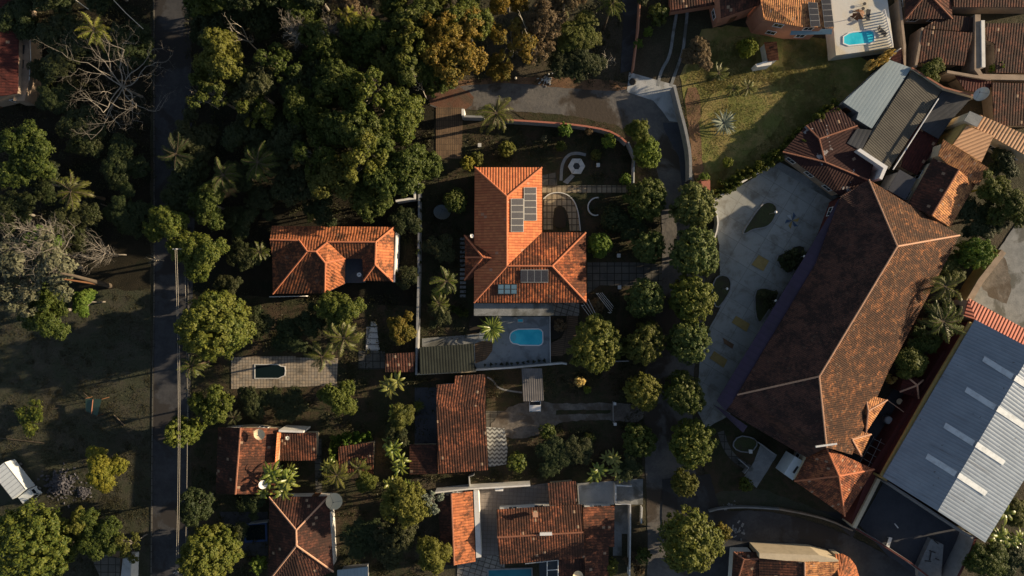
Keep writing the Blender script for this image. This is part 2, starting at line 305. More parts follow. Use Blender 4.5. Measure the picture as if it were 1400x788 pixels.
# ------------------------------------------------------------------ mesh building
class MB:
    def __init__(s): s.v = []; s.f = []; s.uv = []
    def face(s, pts, uv=None):
        b = len(s.v); s.v += [tuple(p) for p in pts]; s.f.append(tuple(range(b, b + len(pts))))
        s.uv.append(uv or [(p[0], p[1]) for p in pts]); return s
    def prism(s, xy, z0, z1):
        n = len(xy)
        a = sum(xy[i][0] * xy[(i + 1) % n][1] - xy[(i + 1) % n][0] * xy[i][1] for i in range(n))
        if a < 0: xy = xy[::-1]
        s.face([(x, y, z1) for x, y in [(p[0], p[1]) for p in xy]])
        s.face([(p[0], p[1], z0) for p in xy[::-1]])
        for i in range(n):
            p, q = xy[i], xy[(i + 1) % n]
            L = math.hypot(q[0] - p[0], q[1] - p[1])
            s.face([(p[0], p[1], z0), (q[0], q[1], z0), (q[0], q[1], z1), (p[0], p[1], z1)], [(0, z0), (L, z0), (L, z1), (0, z1)])
        return s
    def box(s, c, size, M=None):
        M = M or Matrix(); c = Vector(c); h = [x / 2 for x in size]
        P = lambda a, b, d: M @ (c + Vector((a * h[0], b * h[1], d * h[2])))
        for q in ([(-1,-1,1),(1,-1,1),(1,1,1),(-1,1,1)], [(-1,1,-1),(1,1,-1),(1,-1,-1),(-1,-1,-1)], [(-1,-1,-1),(1,-1,-1),(1,-1,1),(-1,-1,1)],
                  [(1,-1,-1),(1,1,-1),(1,1,1),(1,-1,1)], [(1,1,-1),(-1,1,-1),(-1,1,1),(1,1,1)], [(-1,1,-1),(-1,-1,-1),(-1,-1,1),(-1,1,1)]):
            s.face([P(*t) for t in q])
        return s
    def tube(s, path, rad, sides=6, cap=True):
        path = [Vector(p) for p in path]; n = len(path)
        if not isinstance(rad, (list, tuple)): rad = [rad] * n
        rings = []
        for i, p in enumerate(path):
            d = (path[min(i + 1, n - 1)] - path[max(i - 1, 0)]).normalized()
            a = d.cross(Vector((0, 0, 1)) if abs(d.z) < 0.95 else Vector((1, 0, 0))).normalized(); b = d.cross(a)
            rings.append([p + (a * math.cos(2 * math.pi * k / sides) + b * math.sin(2 * math.pi * k / sides)) * rad[i] for k in range(sides)])
        base = len(s.v)
        for r in rings: s.v += [tuple(x) for x in r]
        for i in range(n - 1):
            for k in range(sides):
                k2 = (k + 1) % sides
                s.f.append((base + i * sides + k, base + i * sides + k2, base + (i + 1) * sides + k2, base + (i + 1) * sides + k)); s.uv.append([(0, 0)] * 4)
        if cap:
            s.f.append(tuple(base + k for k in range(sides))[::-1]); s.uv.append([(0, 0)] * sides)
            s.f.append(tuple(base + (n - 1) * sides + k for k in range(sides))); s.uv.append([(0, 0)] * sides)
        return s
    def mesh(s, name, mat, smooth=False):
        me = bpy.data.meshes.new(name); me.from_pydata(s.v, [], s.f)
        ul = me.uv_layers.new(name='UVMap')
        flat = [c for f in s.uv for p in f for c in p]
        ul.data.foreach_set('uv', flat)
        me.materials.append(MATS[mat])
        if smooth: me.polygons.foreach_set('use_smooth', [True] * len(me.polygons))
        me.update(); return me
    def build(s, name, mat, parent=None, smooth=False):
        return link(name, s.mesh(name, mat, smooth), parent)
def link(name, me, parent=None):
    o = bpy.data.objects.new(name, me); COL.objects.link(o)
    if parent: o.parent = parent
    return o
def T(o, label, cat, group=None):
    o['label'] = label; o['category'] = cat
    if group: o['group'] = group
    return o
def ST(o): o['kind'] = 'structure'; return o
def empty(name, label, cat, group=None, loc=(0, 0, 0), rz=0.0):
    o = link(name, None); o.location = loc; o.rotation_euler = (0, 0, rz); o.empty_display_size = 0.3
    return T(o, label, cat, group)

LZ = [0.012]
def chaikin(pts, n=2, closed=True):
    for _ in range(n):
        q = []; m = len(pts)
        for i in range(m if closed else m - 1):
            a, b = pts[i], pts[(i + 1) % m]
            q += [tuple(a[k] * .75 + b[k] * .25 for k in (0, 1)), tuple(a[k] * .25 + b[k] * .75 for k in (0, 1))]
        pts = q if closed else [pts[0]] + q + [pts[-1]]
    return pts
def ragged(pts, amp, step=6):
    q = []; m = len(pts)
    for i in range(m):
        a, b = pts[i], pts[(i + 1) % m]; L = math.hypot(b[0] - a[0], b[1] - a[1]); n = max(1, int(L / step))
        for k in range(n):
            t = k / n; q.append((a[0] + (b[0] - a[0]) * t + random.uniform(-amp, amp), a[1] + (b[1] - a[1]) * t + random.uniform(-amp, amp)))
    return q
def sheet(name, pts, mat, rough=0, smooth=0, z=None):
    """a ground surface lying flush: each one 4 mm above the last"""
    if smooth: pts = chaikin(pts, smooth)
    if rough: pts = ragged(pts, rough)
    LZ[0] += 0.004; zz = LZ[0] if z is None else z
    xy = [W(u, v) for u, v in pts]
    n = len(xy); a = sum(xy[i].x * xy[(i + 1) % n].y - xy[(i + 1) % n].x * xy[i].y for i in range(n))
    if a < 0: xy = xy[::-1]
    m = MB(); m.face([(p.x, p.y, zz) for p in xy])
    return ST(m.build(name, mat))
def slab(name, pts, z1, mat, smooth=0, z0=-0.05):
    if smooth: pts = chaikin(pts, smooth)
    m = MB().prism([W(u, v, z1)[:2] for u, v in pts], z0, z1 + random.uniform(0, 0.003))
    return ST(m.build(name, mat))
def strip(path, w):
    """closed outline (in px) of a band of width w px along a px path"""
    L, R = [], []
    for i, p in enumerate(path):
        a = path[max(i - 1, 0)]; b = path[min(i + 1, len(path) - 1)]
        dx, dy = b[0] - a[0], b[1] - a[1]; l = math.hypot(dx, dy) or 1
        L.append((p[0] - dy / l * w / 2, p[1] + dx / l * w / 2)); R.append((p[0] + dy / l * w / 2, p[1] - dx / l * w / 2))
    return L + R[::-1]
def bandmesh(m, pts, w, z0, z1):
    """vertical-sided band following world points: one mitred quad strip, closed"""
    n = len(pts); L, R = [], []
    for i, p in enumerate(pts):
        a = pts[max(i - 1, 0)]; b = pts[min(i + 1, n - 1)]
        d = Vector((b[0] - a[0], b[1] - a[1])); d.normalize(); nn = Vector((-d.y, d.x)) * w / 2
        L.append((p[0] + nn.x, p[1] + nn.y)); R.append((p[0] - nn.x, p[1] - nn.y))
    for i in range(n - 1):
        m.face([(*R[i], z1), (*R[i + 1], z1), (*L[i + 1], z1), (*L[i], z1)])
        m.face([(*L[i], z0), (*L[i], z1), (*L[i + 1], z1), (*L[i + 1], z0)])
        m.face([(*R[i], z1), (*R[i], z0), (*R[i + 1], z0), (*R[i + 1], z1)])
    for i in (0, n - 1):
        m.face([(*L[i], z0), (*R[i], z0), (*R[i], z1), (*L[i], z1)])
    return m
def wall(path, h, label, mat='wall_grey', th=0.2, cap=None, name='garden_wall', cat='wall', smooth=0, group=None, z0=-0.05):
    if smooth: path = chaikin(path, smooth, False)
    pts = [W(u, v, h)[:2] for u, v in path]
    o = bandmesh(MB(), pts, th, z0, h).build(name, mat)
    T(o, label, cat, group)
    if cap:
        c = bandmesh(MB(), pts, max(th - 0.04, 0.24), h + 0.002, h + 0.09)
        q = c.build('coping', cap, o)
    return o
# ------------------------------------------------------------------ buildings
def newell(P):
    n = Vector((0, 0, 0))
    for i in range(len(P)):
        a, b = P[i], P[(i + 1) % len(P)]
        n += Vector(((a.y - b.y) * (a.z + b.z), (a.z - b.z) * (a.x + b.x), (a.x - b.x) * (a.y + b.y)))
    return n.normalized()
def inset(xy, d):
    n = len(xy); out = []
    for i in range(n):
        p0, p1, p2 = Vector(xy[i - 1]), Vector(xy[i]), Vector(xy[(i + 1) % n])
        a = (p1 - p0).normalized(); b = (p2 - p1).normalized()
        na = Vector((-a.y, a.x)); nb = Vector((-b.y, b.x))
        den = 1 + na.dot(nb)
        out.append(p1 + (na + nb) * (d / den) if den > 0.3 else p1 + na * d)
    return out
def ray_plane(u, v, P):
    n = newell(P); o = Vector((0, 0, CH)); d = W(u, v, 0) - o
    return o + d * ((P[0] - o).dot(n) / d.dot(n))
def windows_on(root, a, b, z0, z1, every=3.0, frame='white_paint', door=False):
    L = (b - a).length
    if L < 2.4 or z1 - z0 < 2.0: return
    t = (b - a) / L; nrm = Vector((t.y, -t.x))
    k = max(1, int(L / every)); fl = max(1, int((z1 - z0) / 2.8))
    for s in range(fl):
        for i in range(k):
            c = a + t * L * (i + 0.5) / k
            isd = door and s == 0 and i == 0
            w, h = (0.9, 2.1) if isd else (1.3, 1.1)
            zc = z0 + 0.05 + h / 2 if isd else z0 + s * 2.8 + 1.55
            if zc + h / 2 > z1 - 0.1: continue
            M = Matrix(((t.x, -nrm.x, 0, c.x), (t.y, -nrm.y, 0, c.y), (0, 0, 1, zc), (0, 0, 0, 1)))
            f = MB()
            for dx, dz, sx, sz in ((0, h / 2, w + .12, .08), (0, -h / 2, w + .12, .08), (-w / 2, 0, .07, h - .08), (w / 2, 0, .07, h - .08)):
                f.box((dx, -0.03, dz), (sx, 0.11, sz), M)
            if not isd: f.box((0, -0.02, 0), (0.04, 0.05, h - .08), M)
            fo = f.build('door' if isd else 'window', 'wood' if isd else frame, root)
            MB().box((0, -0.01, 0), (w - .07, 0.03, h - .08), M).build('door_leaf' if isd else 'pane', 'wood' if isd else 'glass_dark', fo)
def roofs(V, planes, he, hr, mat):
    P = {k: W(p[0], p[1], he + (hr - he) * p[2]) for k, p in V.items()}
    faces = []
    for q in planes:
        ks, m = (q, mat) if isinstance(q, str) else q
        pts = [P[c] for c in ks]; n = newell(pts)
        if n.z < 0: ks = ks[::-1]; n = -n
        faces.append((ks, m, n))
    return P, faces
def building(name, label, cat, V, planes, he, hr, mat, wallm='wall_white', ridge='ridge_red', z0=-0.05, d=0.4, win=True, group=None, walls=True, thick=0.14, root=None, door=True):
    P, faces = roofs(V, planes, he, hr, mat)
    if root is None: root = empty(name, label, cat, group)
    edges = {}
    for ks, m, n in faces:
        for i in range(len(ks)): edges.setdefault(frozenset((ks[i], ks[(i + 1) % len(ks)])), []).append((ks, i, n))
    first = None
    for mt in sorted({f[1] for f in faces}):
        mb = MB()
        for ks, m, n in faces:
            if m != mt: continue
            pts = [P[c] for c in ks]
            dn = Vector((n.x, n.y, 0))
            if dn.length < 0.03:
                ac = (pts[1] - pts[0]).normalized()
                dv = n.cross(ac)
            else:
                ac = Vector((-n.y, n.x, 0)).normalized(); dv = n.cross(ac)
            off = Vector((0, 0, -thick))
            uv = [(p.dot(ac), p.dot(dv)) for p in pts]
            mb.face(pts, uv)
            mb.face([p + off for p in pts[::-1]], uv[::-1])
            for i in range(len(ks)):
                if len(edges[frozenset((ks[i], ks[(i + 1) % len(ks)]))]) == 1:
                    a, b = pts[i], pts[(i + 1) % len(ks)]
                    mb.face([a + off, b + off, b, a])
        o = mb.build('roof', mt, root)
        if first is None: first = o
    if ridge:
        rb = MB(); cnt = 0
        for e, l in edges.items():
            if len(l) != 2: continue
            (ka, i, na), (kb, j, nb) = l
            ca = sum((P[c] for c in kb), Vector()) / len(kb)
            if (ca - P[ka[0]]).dot(na) < -0.02:
                a, b = P[ka[i]], P[ka[(i + 1) % len(ka)]]
                q = [a.lerp(b, t / 8) + Vector((0, 0, 0.02 + random.uniform(-.012, .012))) for t in range(9)]
                rb.tube(q, 0.13, 6); cnt += 1
        if cnt: rb.build('ridge_tiles', ridge, first)
    if walls:
        nxt = {}
        for ks, m, n in faces:
            for i in range(len(ks)):
                if len(edges[frozenset((ks[i], ks[(i + 1) % len(ks)]))]) == 1: nxt[ks[i]] = ks[(i + 1) % len(ks)]
        s = next(iter(nxt)); ch = [s]
        while nxt.get(ch[-1]) != s and len(ch) < 60: ch.append(nxt[ch[-1]])
        xy = inset([P[c][:2] for c in ch], d); zt = [P[c].z - thick - 0.03 for c in ch]
        wb = MB()
        for i in range(len(ch)):
            j = (i + 1) % len(ch)
            wb.face([(*xy[i], z0), (*xy[j], z0), (*xy[j], zt[j]), (*xy[i], zt[i])])
        wb.build('wall', wallm, root)
        if win:
            for i in range(len(ch)):
                j = (i + 1) % len(ch)
                windows_on(root, xy[i], xy[j], z0, min(zt[i], zt[j]), door=(door and i == 0))
    return root, P
def quad_on(P4, corners, lift):
    """3D corners of a photo quad lying on the plane through P4"""
    n = newell(P4); n = -n if n.z < 0 else n
    return [ray_plane(u, v, P4) + n * lift for u, v in corners], n
def panels(P4, corners, nx, ny, label, group, name='solar_panel'):
    C, n = quad_on(P4, corners, 0.12)
    bl = lambda s, t: C[0] * (1 - s) * (1 - t) + C[1] * s * (1 - t) + C[2] * s * t + C[3] * (1 - s) * t
    for i in range(nx):
        for j in range(ny):
            q = [bl((i + a) / nx, (j + b) / ny) for a, b in ((.0, .0), (1, 0), (1, 1), (0, 1))]
            c = sum(q, Vector()) / 4
            q = [c + (p - c) * 0.985 for p in q]; top = [p + n * 0.04 for p in q]
            if newell(top).z < 0: q.reverse(); top.reverse()
            ex = (q[1] - q[0]).length; ey = (q[2] - q[1]).length
            mb = MB().face(top).face(q[::-1])
            for k in range(4): mb.face([q[k], q[(k + 1) % 4], top[(k + 1) % 4], top[k]])
            o = mb.build(name, 'pale_metal'); T(o, label, 'solar panel', group)
            tc = [c + n * 0.046 + ((p - n * 0.04) - c) * 0.94 for p in top]
            MB().face(tc, [(0, 0), (ex, 0), (ex, ey), (0, ey)]).build('cells', 'solar_cells', o)
def dish(u, v, z, zbase, r, face, mat, label, group='satellite dishes', seg=20):
    """z: height of the bowl; face: direction it looks to"""
    c = W(u, v, z); f = Vector(face).normalized()
    root = empty('satellite_dish', label, 'satellite dish', group, (c.x, c.y, zbase))
    a = f.cross(Vector((0, 0, 1))); a = Vector((1, 0, 0)) if a.length < .01 else a.normalized(); b = f.cross(a)
    lc = Vector((0, 0, z - zbase)); mb = MB(); rings = 6; dp = 0.32 * r
    base = []
    for side in (0, 1):
        s = len(mb.v)
        for i in range(rings + 1):
            rr = r * i / rings
            for k in range(seg):
                t = 2 * math.pi * k / seg
                mb.v.append(tuple(lc + f * (dp * (rr / r) ** 2 - side * .03) + (a * math.cos(t) + b * math.sin(t)) * rr))
        for i in range(rings):
            for k in range(seg):
                q = (s + i * seg + k, s + i * seg + (k + 1) % seg, s + (i + 1) * seg + (k + 1) % seg, s + (i + 1) * seg + k)
                mb.f.append(q if side else q[::-1]); mb.uv.append([(0, 0)] * 4)
    mb.build('dish', mat, root, True)
    MB().tube([(0, 0, 0), lc - f * 0.05], 0.05 if r > .6 else .025, 8).build('mast', 'grey_metal', root)
    fb = MB()
    for k in range(3):
        t = 2 * math.pi * k / 3 + .5
        fb.tube([lc + f * dp + (a * math.cos(t) + b * math.sin(t)) * r * .95, lc + f * r * 0.9], 0.015, 4)
    fb.box(lc + f * r * 0.9, (0.12, 0.12, 0.14)); fb.build('feed_arm', 'dark_metal', root)
    return root

# ------------------------------------------------------------------ vegetation
RNG = np.random.default_rng(11)
def unit(n):
    d = RNG.normal(size=(n, 3)); return d / np.linalg.norm(d, axis=1)[:, None]
def kites(c, nrm, L, wd=0.55, jit=0.5):
    """leaf quads at c facing nrm"""
    n = len(c); nrm = nrm + RNG.normal(size=(n, 3)) * jit; nrm /= np.linalg.norm(nrm, axis=1)[:, None]
    t = np.cross(nrm, unit(n)); t /= np.linalg.norm(t, axis=1)[:, None] + 1e-9
    s = np.cross(nrm, t); L = (L * RNG.uniform(0.6, 1.35, n))[:, None]
    m = c + nrm * L * 0.1
    return np.stack([c - t * L * .5, m + s * L * wd * .5, c + t * L * .5, m - s * L * wd * .5], 1)
def quads_mesh(name, Q, mat):
    me = bpy.data.meshes.new(name); n = len(Q)
    me.vertices.add(n * 4); me.vertices.foreach_set('co', Q.reshape(-1).astype(np.float32))
    me.loops.add(n * 4); me.loops.foreach_set('vertex_index', np.arange(n * 4, dtype=np.int32))
    me.polygons.add(n); me.polygons.foreach_set('loop_start', np.arange(0, n * 4, 4, dtype=np.int32))
    me.update(calc_edges=True); me.materials.append(MATS[mat]); return me
def crown(lobes, nclump, per, cr, leaf, zmin=-0.35, fill=0.12, wd=0.55, hang=0.0, shell=0.82):
    """lobes: (x,y,z,rx,rz). leaf clumps gathered on the skins of the lobes"""
    lob = np.array(lobes); wts = lob[:, 3] ** 2; wts = wts / wts.sum()
    out = []
    idx = RNG.choice(len(lob), nclump, p=wts); d = unit(nclump)
    d[:, 2] = np.where(d[:, 2] < zmin, -d[:, 2], d[:, 2])
    rad = RNG.uniform(shell - .06, 1.08, nclump)
    C = lob[idx, :3] + d * np.stack([lob[idx, 3], lob[idx, 3], lob[idx, 4]], 1) * rad[:, None]
    # drop clumps buried inside another lobe
    keep = np.ones(nclump, bool)
    for l in lob:
        q = (C - l[:3]) / np.array([l[3], l[3], l[4]]); keep &= (np.sum(q * q, 1) > 0.55)
    C = C[keep]; d = d[keep]; m = len(C)
    crs = cr * RNG.uniform(0.55, 1.3, m)
    cc = np.repeat(C, per, 0); dd = np.repeat(d, per, 0); rr = np.repeat(crs, per)
    u = unit(m * per); u[:, 2] = np.where(u[:, 2] < -0.3, -u[:, 2], u[:, 2])
    pos = cc + u * (rr * RNG.uniform(0.35, 1.0, m * per) ** 0.6)[:, None] * np.array([1, 1, .8])
    pos[:, 2] -= hang * RNG.uniform(0, 1, m * per)
    nr = u * 0.9 + dd * 0.5 + np.array([0, 0, 0.35])
    out.append(kites(pos, nr, leaf, wd))
    k = int(m * per * fill)
    if k:
        i2 = RNG.choice(len(lob), k, p=wts); u = unit(k)
        pos = lob[i2, :3] + u * np.stack([lob[i2, 3], lob[i2, 3], lob[i2, 4]], 1) * RNG.uniform(0.2, 0.85, k)[:, None]
        out.append(kites(pos, u + np.array([0, 0, .5]), leaf * 2.2, 0.8))
    return np.concatenate(out)
def limb_mesh(name, H, r0, lobes, mat, nb=7, up=0.45, twigs=0):
    mb = MB(); top = H * up
    pth = [Vector((0, 0, 0)), Vector((random.uniform(-.1, .1), random.uniform(-.1, .1), top * .5)), Vector((random.uniform(-.2, .2), random.uniform(-.2, .2), top))]
    mb.tube(pth, [r0, r0 * .78, r0 * .62], 8)
    for k in range(nb):
        l = lobes[k % len(lobes)]
        a = 2 * math.pi * (k + random.random() * .6) / nb
        e = Vector((l[0] + math.cos(a) * l[3] * .6, l[1] + math.sin(a) * l[3] * .6, l[2] + l[4] * random.uniform(.1, .6)))
        mid = pth[-1].lerp(e, .5) + Vector((random.uniform(-.3, .3), random.uniform(-.3, .3), .35))
        mb.tube([pth[-1] - Vector((0, 0, .1)), mid, e], [r0 * .45, r0 * .26, r0 * .07], 5)
        for t in range(twigs):
            q = mid.lerp(e, random.random()); w = q + Vector((random.uniform(-1, 1), random.uniform(-1, 1), random.uniform(.2, 1))) * l[3] * .45
            mb.tube([q, q.lerp(w, .5) + Vector((0, 0, .12)), w], [r0 * .12, r0 * .07, r0 * .03], 4)
    return mb.mesh(name, mat)
PROTO = {}
def addproto(kind, R, H, zc, crownmesh, trunkmesh): PROTO.setdefault(kind, []).append((R, H, zc, crownmesh, trunkmesh))
def mk_round(seed, R, H, per=36, ncl=None, leaf=0.34):
    random.seed(seed)
    l = [(0, 0, H - R * .95, R * .86, R * .92)] + [(math.cos(a) * R * .35, math.sin(a) * R * .35, H - R * random.uniform(.95, 1.15), R * .62, R * .66) for a in (seed, seed + 2.2, seed + 4.1)]
    ncl = ncl or int(R * R * 24)
    return l, crown(l, ncl, per, R * .075 + .14, leaf, -0.5, 0.2, 0.62, shell=.9)
for s in range(3):
    l, q = mk_round(s, 3.3, 6.5, 40, None, .27); addproto('mango', 3.3, 6.5, 3.6, quads_mesh('crown', q, 'leaf_street'), limb_mesh('trunk', 6.5, .22, l, 'bark', 7, .38))
for s in range(2):
    l, q = mk_round(s + 5, 5.2, 10.0, 46, 560, .33); addproto('bigmango', 5.2, 10, 5.5, quads_mesh('crown', q, 'leaf_mango'), limb_mesh('trunk', 10, .38, l, 'bark', 8, .36))
for s in range(3):
    l, q = mk_round(s + 9, 1.5, 3.0, 26, 60, .24); addproto('small', 1.5, 3.0, 1.7, quads_mesh('crown', q, 'leaf_forest'), limb_mesh('trunk', 3.0, .08, l, 'bark', 5, .36))
for s in range(5):
    random.seed(40 + s); R, H = 4.6, 11.0; l = []
    n = 8 + s
    for k in range(n):
        a = 2.4 * k + random.random(); rr = R * .72 * math.sqrt((k + .4) / n) * random.uniform(.75, 1.1)
        lr = R * random.uniform(.22, .42); l.append((math.cos(a) * rr, math.sin(a) * rr, H - R * .45 - rr * .42 - random.uniform(0, 2.0), lr, lr * .72))
    q = crown(l, 380, 42, .46, .29, -0.3, .10, .5)
    addproto('broad', R, H, 7.6, quads_mesh('crown', q, 'leaf_forest'), limb_mesh('trunk', H, .26, l, 'bark_bone', 11, .42, 2))
for s in range(3):      # thin crown: leaf tufts with the pale branches showing through
    random.seed(60 + s); R, H = 4.0, 10.0; l = []
    for k in range(9):
        a = 2.4 * k + random.random(); rr = R * .8 * math.sqrt((k + .4) / 9)
        lr = R * random.uniform(.18, .32); l.append((math.cos(a) * rr, math.sin(a) * rr, H - R * .3 - rr * .4 - random.uniform(0, 1.5), lr, lr * .7))
    q = crown(l, 150, 26, .42, .32, -0.2, .02, .5)
    addproto('thin', R, H, 7.2, quads_mesh('crown', q, 'leaf_forest'), limb_mesh('trunk', H, .22, l, 'bark_bone', 18, .40, 6))
for s in range(2):      # drooping feathery crown
    random.seed(80 + s); R, H = 3.4, 9.0; l = []
    for k in range(8):
        a = 2.4 * k; rr = R * .6 * math.sqrt(k / 8)
        l.append((math.cos(a) * rr, math.sin(a) * rr, H - 1.4 - rr * .8, R * .34, R * .45))
    q = crown(l, 300, 34, .42, .42, -0.4, .1, .22, hang=.9)
    addproto('feather', R, H, 6.4, quads_mesh('crown', q, 'leaf_grey'), limb_mesh('trunk', H, .2, l, 'bark', 7, .45))
for s in range(2):
    random.seed(90 + s)
    l = [(math.cos(2.4 * k) * .55 * math.sqrt(k), math.sin(2.4 * k) * .55 * math.sqrt(k), 1.0 + random.uniform(-.2, .5), .55, .5) for k in range(6)]
    q = crown(l, 70, 22, .26, .24, -0.3, .05, .5); addproto('bush', 1.5, 1.8, 1.0, quads_mesh('crown', q, 'leaf_forest'), limb_mesh('trunk', 1.6, .05, l, 'bark', 6, .3))
def frond(base, az, L, droop, nl, leaflen, rise=0.5, lw=0.07, sway=0.0):
    """one pinnate frond, swept sideways: list of leaflet quads plus its rachis"""
    Q = []; rp = [base]; p = base.copy()
    for i in range(1, nl + 1):
        t = i / nl; a = az + sway * t * t; d = Vector((math.cos(a), math.sin(a), 0))
        p = p + d * (L / nl) * (1 - .25 * t) + Vector((0, 0, (rise - 2 * droop * t) * L / nl)); rp.append(p)
    for i in range(1, nl + 1):
        t = i / nl; p = rp[i]; f = (rp[i] - rp[i - 1]).normalized(); s = Vector((-f.y, f.x, 0)).normalized()
        if random.random() < .08: continue
        ll = leaflen * math.sin(math.pi * min(1, .18 + .8 * t)) ** .7 * random.uniform(.7, 1.15)
        for sg in (-1, 1):
            e = p + s * sg * ll * random.uniform(.45, .85) + f * ll * .6 + Vector((0, 0, -ll * random.uniform(.3, .9)))
            h = f * lw * .5; m = p.lerp(e, .5) + Vector((0, 0, .06))
            Q.append([tuple(p), tuple(m + h), tuple(e), tuple(m - h)])
    return Q, rp
for s in range(4):
    random.seed(120 + s); H = 6.5; Q = []; rb = MB()
    wind = random.uniform(0, 6.28)
    for k in range(24 + s):
        az = 2.399 * k + random.uniform(-.45, .45); lvl = k / 24; w_ = math.sin(wind - az)
        q, rp = frond(Vector((random.uniform(-.1, .1), random.uniform(-.1, .1), H - .5)), az, random.uniform(1.7, 2.9), random.uniform(.25, .5) + .45 * lvl, 30, random.uniform(.45, .65), .75 - .6 * lvl, .07, 1.0 * w_ + random.uniform(-.3, .3))
        Q += q; rb.tube(rp[::5], [.035, .03, .028, .022, .018, .012, .008][:len(rp[::5])], 4)
    me = quads_mesh('crown', np.array(Q), 'leaf_palm')
    tb = MB().tube([(0, 0, 0), (.08, .05, H * .5), (0, 0, H - .4)], [.2, .14, .13], 8); tb.v += rb.v
    o0 = len(tb.v) - len(rb.v); tb.f += [tuple(i + o0 for i in f) for f in rb.f]; tb.uv += rb.uv
    addproto('palm', 2.6, H, H - .4, me, tb.mesh('trunk', 'bark'))
def blade(base, az, L, w, droop, rise, n=7, fold=.12):
    """a broad banana-like leaf, folded along its midrib"""
    d = Vector((math.cos(az), math.sin(az), 0)); s = Vector((-d.y, d.x, 0)); Q = []; pts = []
    tw = random.uniform(-.5, .5)
    for i in range(n + 1):
        t = i / n; c = base + d * L * t * (1 - .1 * t) + Vector((0, 0, rise * L * t - droop * L * t * t))
        ww = w * math.sin(math.pi * (0.06 + .92 * t)) ** .6; ss = (s + Vector((0, 0, tw * t))).normalized()
        pts.append((c - ss * ww / 2 - Vector((0, 0, fold * ww)), c, c + ss * ww / 2 - Vector((0, 0, fold * ww))))
    for i in range(n):
        a, b = pts[i], pts[i + 1]
        g = (b[1] - a[1]) * (0.0 if random.random() < .6 else .12)
        Q += [[a[0] + g, a[1], b[1], b[0]], [a[1], a[2] + g, b[2], b[1]]]
    return [[tuple(x) for x in q] for q in Q]
for s in range(3):
    random.seed(150 + s); Q = []; tb = MB()
    for c in range(3):
        cx, cy = (0, 0) if c == 0 else (random.uniform(-1.3, 1.3), random.uniform(-1.3, 1.3)); H = random.uniform(2.0, 2.8)
        tb.tube([(cx, cy, 0), (cx + .05, cy, H * .6), (cx, cy, H)], [.13, .11, .07], 7)
        for k in range(8): Q += blade(Vector((cx, cy, H)), 2.4 * k + c, random.uniform(1.3, 2.0), random.uniform(.38, .52), random.uniform(.5, .9), random.uniform(.4, .95))
    addproto('banana', 2.2, 3.4, 2.6, quads_mesh('crown', np.array(Q), 'leaf_banana'), tb.mesh('trunk', 'leaf_deep'))
for s in range(2):      # stiff sword leaves (cordyline, agave, dracaena)
    random.seed(170 + s); Q = []
    for k in range(38): Q += blade(Vector((0, 0, 1.0)), 2.399 * k, random.uniform(.9, 1.5), .15, .3 + .5 * k / 38, 1.0 - .9 * k / 38, 4, .2)
    addproto('sword', 1.4, 1.9, 1.2, quads_mesh('crown', np.array(Q), 'leaf_palm'), MB().tube([(0, 0, 0), (0, 0, 1.05)], [.12, .09], 7).mesh('trunk', 'bark'))
def branchy(seed, R, H, depth, mat, flat=.35, nb=7, th=.2, spread=.9, base=.5, kids=3):
    random.seed(seed); mb = MB()
    def grow(p, d, L, r, k):
        pts = [p]; q = p; dd = d.copy(); n = 4
        for i in range(n):
            dd = (dd + Vector((random.gauss(0, .22), random.gauss(0, .22), random.gauss(0, .12) + .04))).normalized()
            q = q + dd * L / n; pts.append(q)
        mb.tube(pts, [r * (1 - .45 * i / n) for i in range(n + 1)], 5 if k < 2 else 3, cap=k < 1)
        if k >= depth: return
        for j in range(kids if k else kids + 1):
            t = random.uniform(.3, 1.0) if j else 1.0
            b = pts[min(n, int(t * n))]
            nd = (dd + Vector((random.gauss(0, spread), random.gauss(0, spread), random.gauss(0, spread * .35) + .1))).normalized()
            grow(b, nd, L * random.uniform(.5, .75), r * .48, k + 1)
    mb.tube([(0, 0, 0), (.1, 0, H * base * .5), (0, 0, H * base)], [th, th * .8, th * .7], 8)
    for k in range(nb):
        a = 2 * math.pi * k / nb + random.uniform(-.3, .3)
        grow(Vector((0, 0, H * base * random.uniform(.85, 1.0))), Vector((math.cos(a), math.sin(a), flat)).normalized(), R * .55, th * .5, 1)
    return mb.mesh('bare_tree', mat)
BARE = {'wide': (branchy(3, 8.5, 9.5, 5, 'bark_bone', .25, 9, .17, .7, .6), 8.0, 9.5, 7.5),
        'twiggy': (branchy(5, 3.4, 10, 4, 'bark_bone', .9, 9, .2, 1.0, .62, 4), 3.2, 10, 8),
        'snag': (branchy(8, 4.5, 10, 3, 'bark_pale', 1.2, 4, .2, .6, .45, 2), 3.6, 10, 7),
        'snag2': (branchy(12, 3.2, 6, 4, 'bark_pale', .9, 5, .13, .8, .35, 2), 2.6, 6, 4),
        'tangle': (branchy(21, 6.0, 11, 5, 'bark_bone', .5, 11, .17, 1.0, .55, 3), 5.6, 11, 8.5)}
TI = [0]
